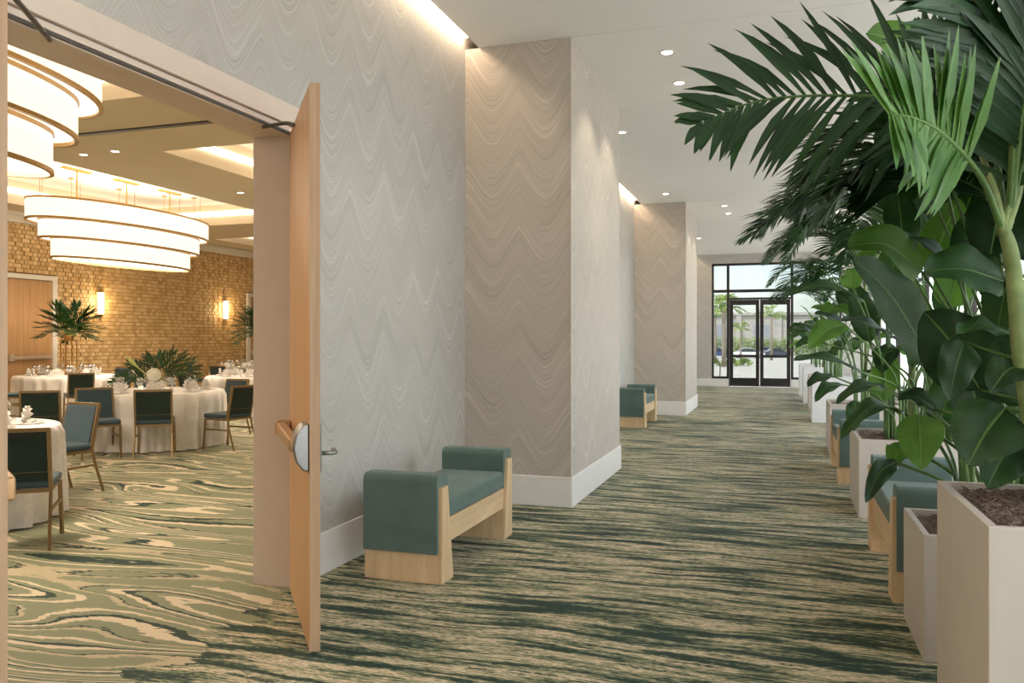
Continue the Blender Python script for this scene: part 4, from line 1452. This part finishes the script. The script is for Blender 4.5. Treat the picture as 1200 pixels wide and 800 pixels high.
# ================================================================== OUTDOORS
g = MB()
g.strip([[(-160, EY + .2, -.12), (160, EY + .2, -.12)], [(-160, 48, -.12), (160, 48, -.12)], [(-160, 120, -1.35), (160, 120, -1.35)], [(-160, 420, -1.35), (160, 420, -1.35)]])
struct('ground', g, M['asphalt'], 'pale paved forecourt and parking lot outside the entrance', 'ground')
struct('ground_side', MB().box(RX + .2, 160, -60, EY + .2, -.25, -.12), M['terrace'], 'pale paved terrace outside the window wall', 'ground')
def gz(y):
    return -.12 if y < 48 else (-.12 - 1.23 * (y - 48) / 72 if y < 120 else -1.35)
b = thing('building', 'long pale flat roofed building across the parking lot', 'building', (0, 200, -1.35))
MB().box(-90, 60, 0, 30, 0, 8.4).build('wall', M['stucco'], b)
MB().box(-90.5, 60.5, -.6, 30, 8.4, 9.0).build('parapet', M['stucco'], b)
for x in range(-60, 50, 9):
    w = MB().box(x, x + 4, -.15, .1, 0, 6.2).build('bay_door', M['shutter'], b)
for x in range(-64, 50, 9):
    MB().box(x, x + 1.2, -.5, 0, 0, 8.4).build('pilaster', M['stucco'], b)

def hedge(x0, x1, y, h, seed, label):
    rr = random.Random(seed)
    m = MB()
    z = gz(y)
    for k in range(int((x1 - x0) * 300)):
        x, yy2, zz = rr.uniform(x0, x1), y + rr.uniform(-.7, .7), z + rr.uniform(.03, h) * (1 - .3 * rr.random())
        r = rr.uniform(.12, .24)
        a = rr.uniform(0, 6.28)
        e = Vector((math.cos(a), math.sin(a), rr.uniform(-.4, .8))).normalized()
        s = e.orthogonal().normalized()
        p = Vector((x, yy2, zz))
        bq = len(m.v)
        m.v += [tuple(p - e * r), tuple(p + s * r * .45), tuple(p + e * r), tuple(p - s * r * .45)]
        m.f.append((bq, bq + 1, bq + 2, bq + 3))
    o = m.build('hedge', M['hedge'])
    return tag(o, label, 'hedge', kind='stuff')
hedge(-26, 12, 150, 3.4, 4, 'yellow green hedge along the parking lot')
def shrub(x, y, h, seed, label):
    rr = random.Random(seed)
    z = gz(y)
    t = thing('shrub', label, 'shrub', (x, y, z), 0, 'forecourt shrubs')
    m = MB()
    for k in range(260):
        a, el = rr.uniform(0, 6.28), rr.uniform(.05, 1.5)
        d = Vector((math.cos(a) * math.cos(el), math.sin(a) * math.cos(el), math.sin(el) * .8))
        p = d * h * rr.uniform(.4, 1)
        s = d.orthogonal().normalized() * .05
        b0 = len(m.v)
        m.v += [tuple(p - s), tuple(p + d * .18), tuple(p + s)]
        m.f.append((b0, b0 + 1, b0 + 2))
    m.build('foliage', M['hedge'], t)
    MB().tube([(0, 0, 0), (0, 0, h * .5)], .03, 5).build('stem', M['bark'], t)
for k, (px, d) in enumerate(((836.5, 52), (857, 51), (872, 53))):
    p = cam_pt(d, (px - 600) / F_PX * d)
    shrub(p.x, p.y, .55, 80 + k, ['small shrub on the forecourt seen through the sidelight, closer to the wall', 'small shrub on the forecourt at the foot of the palm', 'small shrub on the forecourt seen through the entrance door'][k])
def out_palm(px, d, h, seed, label, rad=.22):
    p = cam_pt(d, (px - 600) / F_PX * d)
    z = gz(p.y)
    t = thing('palm_tree', label, 'tree', (p.x, p.y, z), 0, 'palms on the forecourt')
    MB().tube([(0, 0, 0), (.03, 0, h * .5), (0, 0, h)], [rad * 1.1, rad, rad * .9], 10).build('trunk', M['bark'], t, smooth=True)
    rr = random.Random(seed)
    for k in range(16):
        a = 2 * PI * k / 16 * 1.62 + rr.uniform(-.2, .2)
        el = rr.uniform(-.2, 1.1)
        L = h * .42
        e = Vector((math.cos(a), math.sin(a), 0))
        top = Vector((0, 0, h))
        pts = [top, top + e * L * .5 * math.cos(el) + Vector((0, 0, L * .5 * math.sin(el) + .1)), top + e * L * math.cos(el) + Vector((0, 0, L * .7 * math.sin(el) - .25))]
        frond(t, pts, 10, L * .36, .1, M['hedge_palm'], droop=.8, spread=55, start=.3, rw=.03, seed=seed * 20 + k)
M['hedge_palm'] = leaf_mat('sunlit_palm_leaf', srgb(110, 128, 62), srgb(150, 164, 92), srgb(160, 170, 110), .25, .5, 0)  # yellow-green leaf colour of the outdoor palms
out_palm(848, 48, 3.4, 5, 'stout palm tree just outside the tall sidelight', .12)
out_palm(838, 78, 4.2, 6, 'slim palm tree behind the one outside the sidelight', .11)
out_palm(904, 96, 5.2, 7, 'palm tree by the hedge seen through the entrance door near planters', .14)
out_palm(868, 110, 4.0, 8, 'small palm tree by the hedge seen through the other entrance door', .1)

def car(px, d, rz, paint, label):
    p = cam_pt(d, (px - 600) / F_PX * d)
    t = thing('car', label, 'car', (p.x, p.y, gz(p.y)), rz, 'parked cars')
    cols = plain('car_paint_' + str(px), paint, .25, .3)
    body = [(-2.2, .3), (2.2, .3), (2.25, .62), (2.1, .82), (1.05, .92), (-1.6, .95), (-2.2, .85), (-2.28, .55)]
    MB().prism(body, 1, -.88, .88).build('body', cols, t, bevel=.06)
    cab = [(-1.55, .94), (1.05, .91), (.35, 1.42), (-.95, 1.45)]
    MB().prism(cab, 1, -.74, .74).build('window_band', M['car_glass'], t, bevel=.04)
    MB().prism([(-.98, 1.43), (.38, 1.40), (.3, 1.48), (-.9, 1.5)], 1, -.72, .72).build('roof', cols, t, bevel=.02)
    for x in (-1.4, 1.4):
        for s in (-1, 1):
            w = MB().tube([(x, s * .72, .33), (x, s * .9, .33)], .33, 16).build('wheel', M['tyre'], t)
            MB().tube([(x, s * .89, .33), (x, s * .915, .33)], .2, 12).build('hubcap', M['steel'], w)
car(840, 125, .25, srgb(60, 78, 120), 'blue parked car seen through the sidelight')
car(877, 122, .3, srgb(226, 226, 226), 'white parked car seen through the glass entrance door')
car(911, 124, .2, srgb(62, 70, 84), 'dark slate parked car in front of the grey one')
car(899, 140, .2, srgb(120, 126, 136), 'grey parked car behind the dark one')
bo = None
p = cam_pt(33, (836 - 600) / F_PX * 33)
t = thing('bike_rack', 'small dark hoop rack on the forecourt outside the sidelight', 'rack', (p.x, p.y, -.12))
MB().tube(bez([(-.25, 0, 0), (-.25, 0, .6), (0, 0, .85), (.25, 0, .6), (.25, 0, 0)], 20), .025, 8).build('hoop', M['dark_metal'], t, smooth=True)
for x in (-.25, .25):
    MB().lathe([(.07, 0), (.07, .012), (.03, .015)], 10, (x, 0, 0)).build('foot_plate', M['dark_metal'], t)
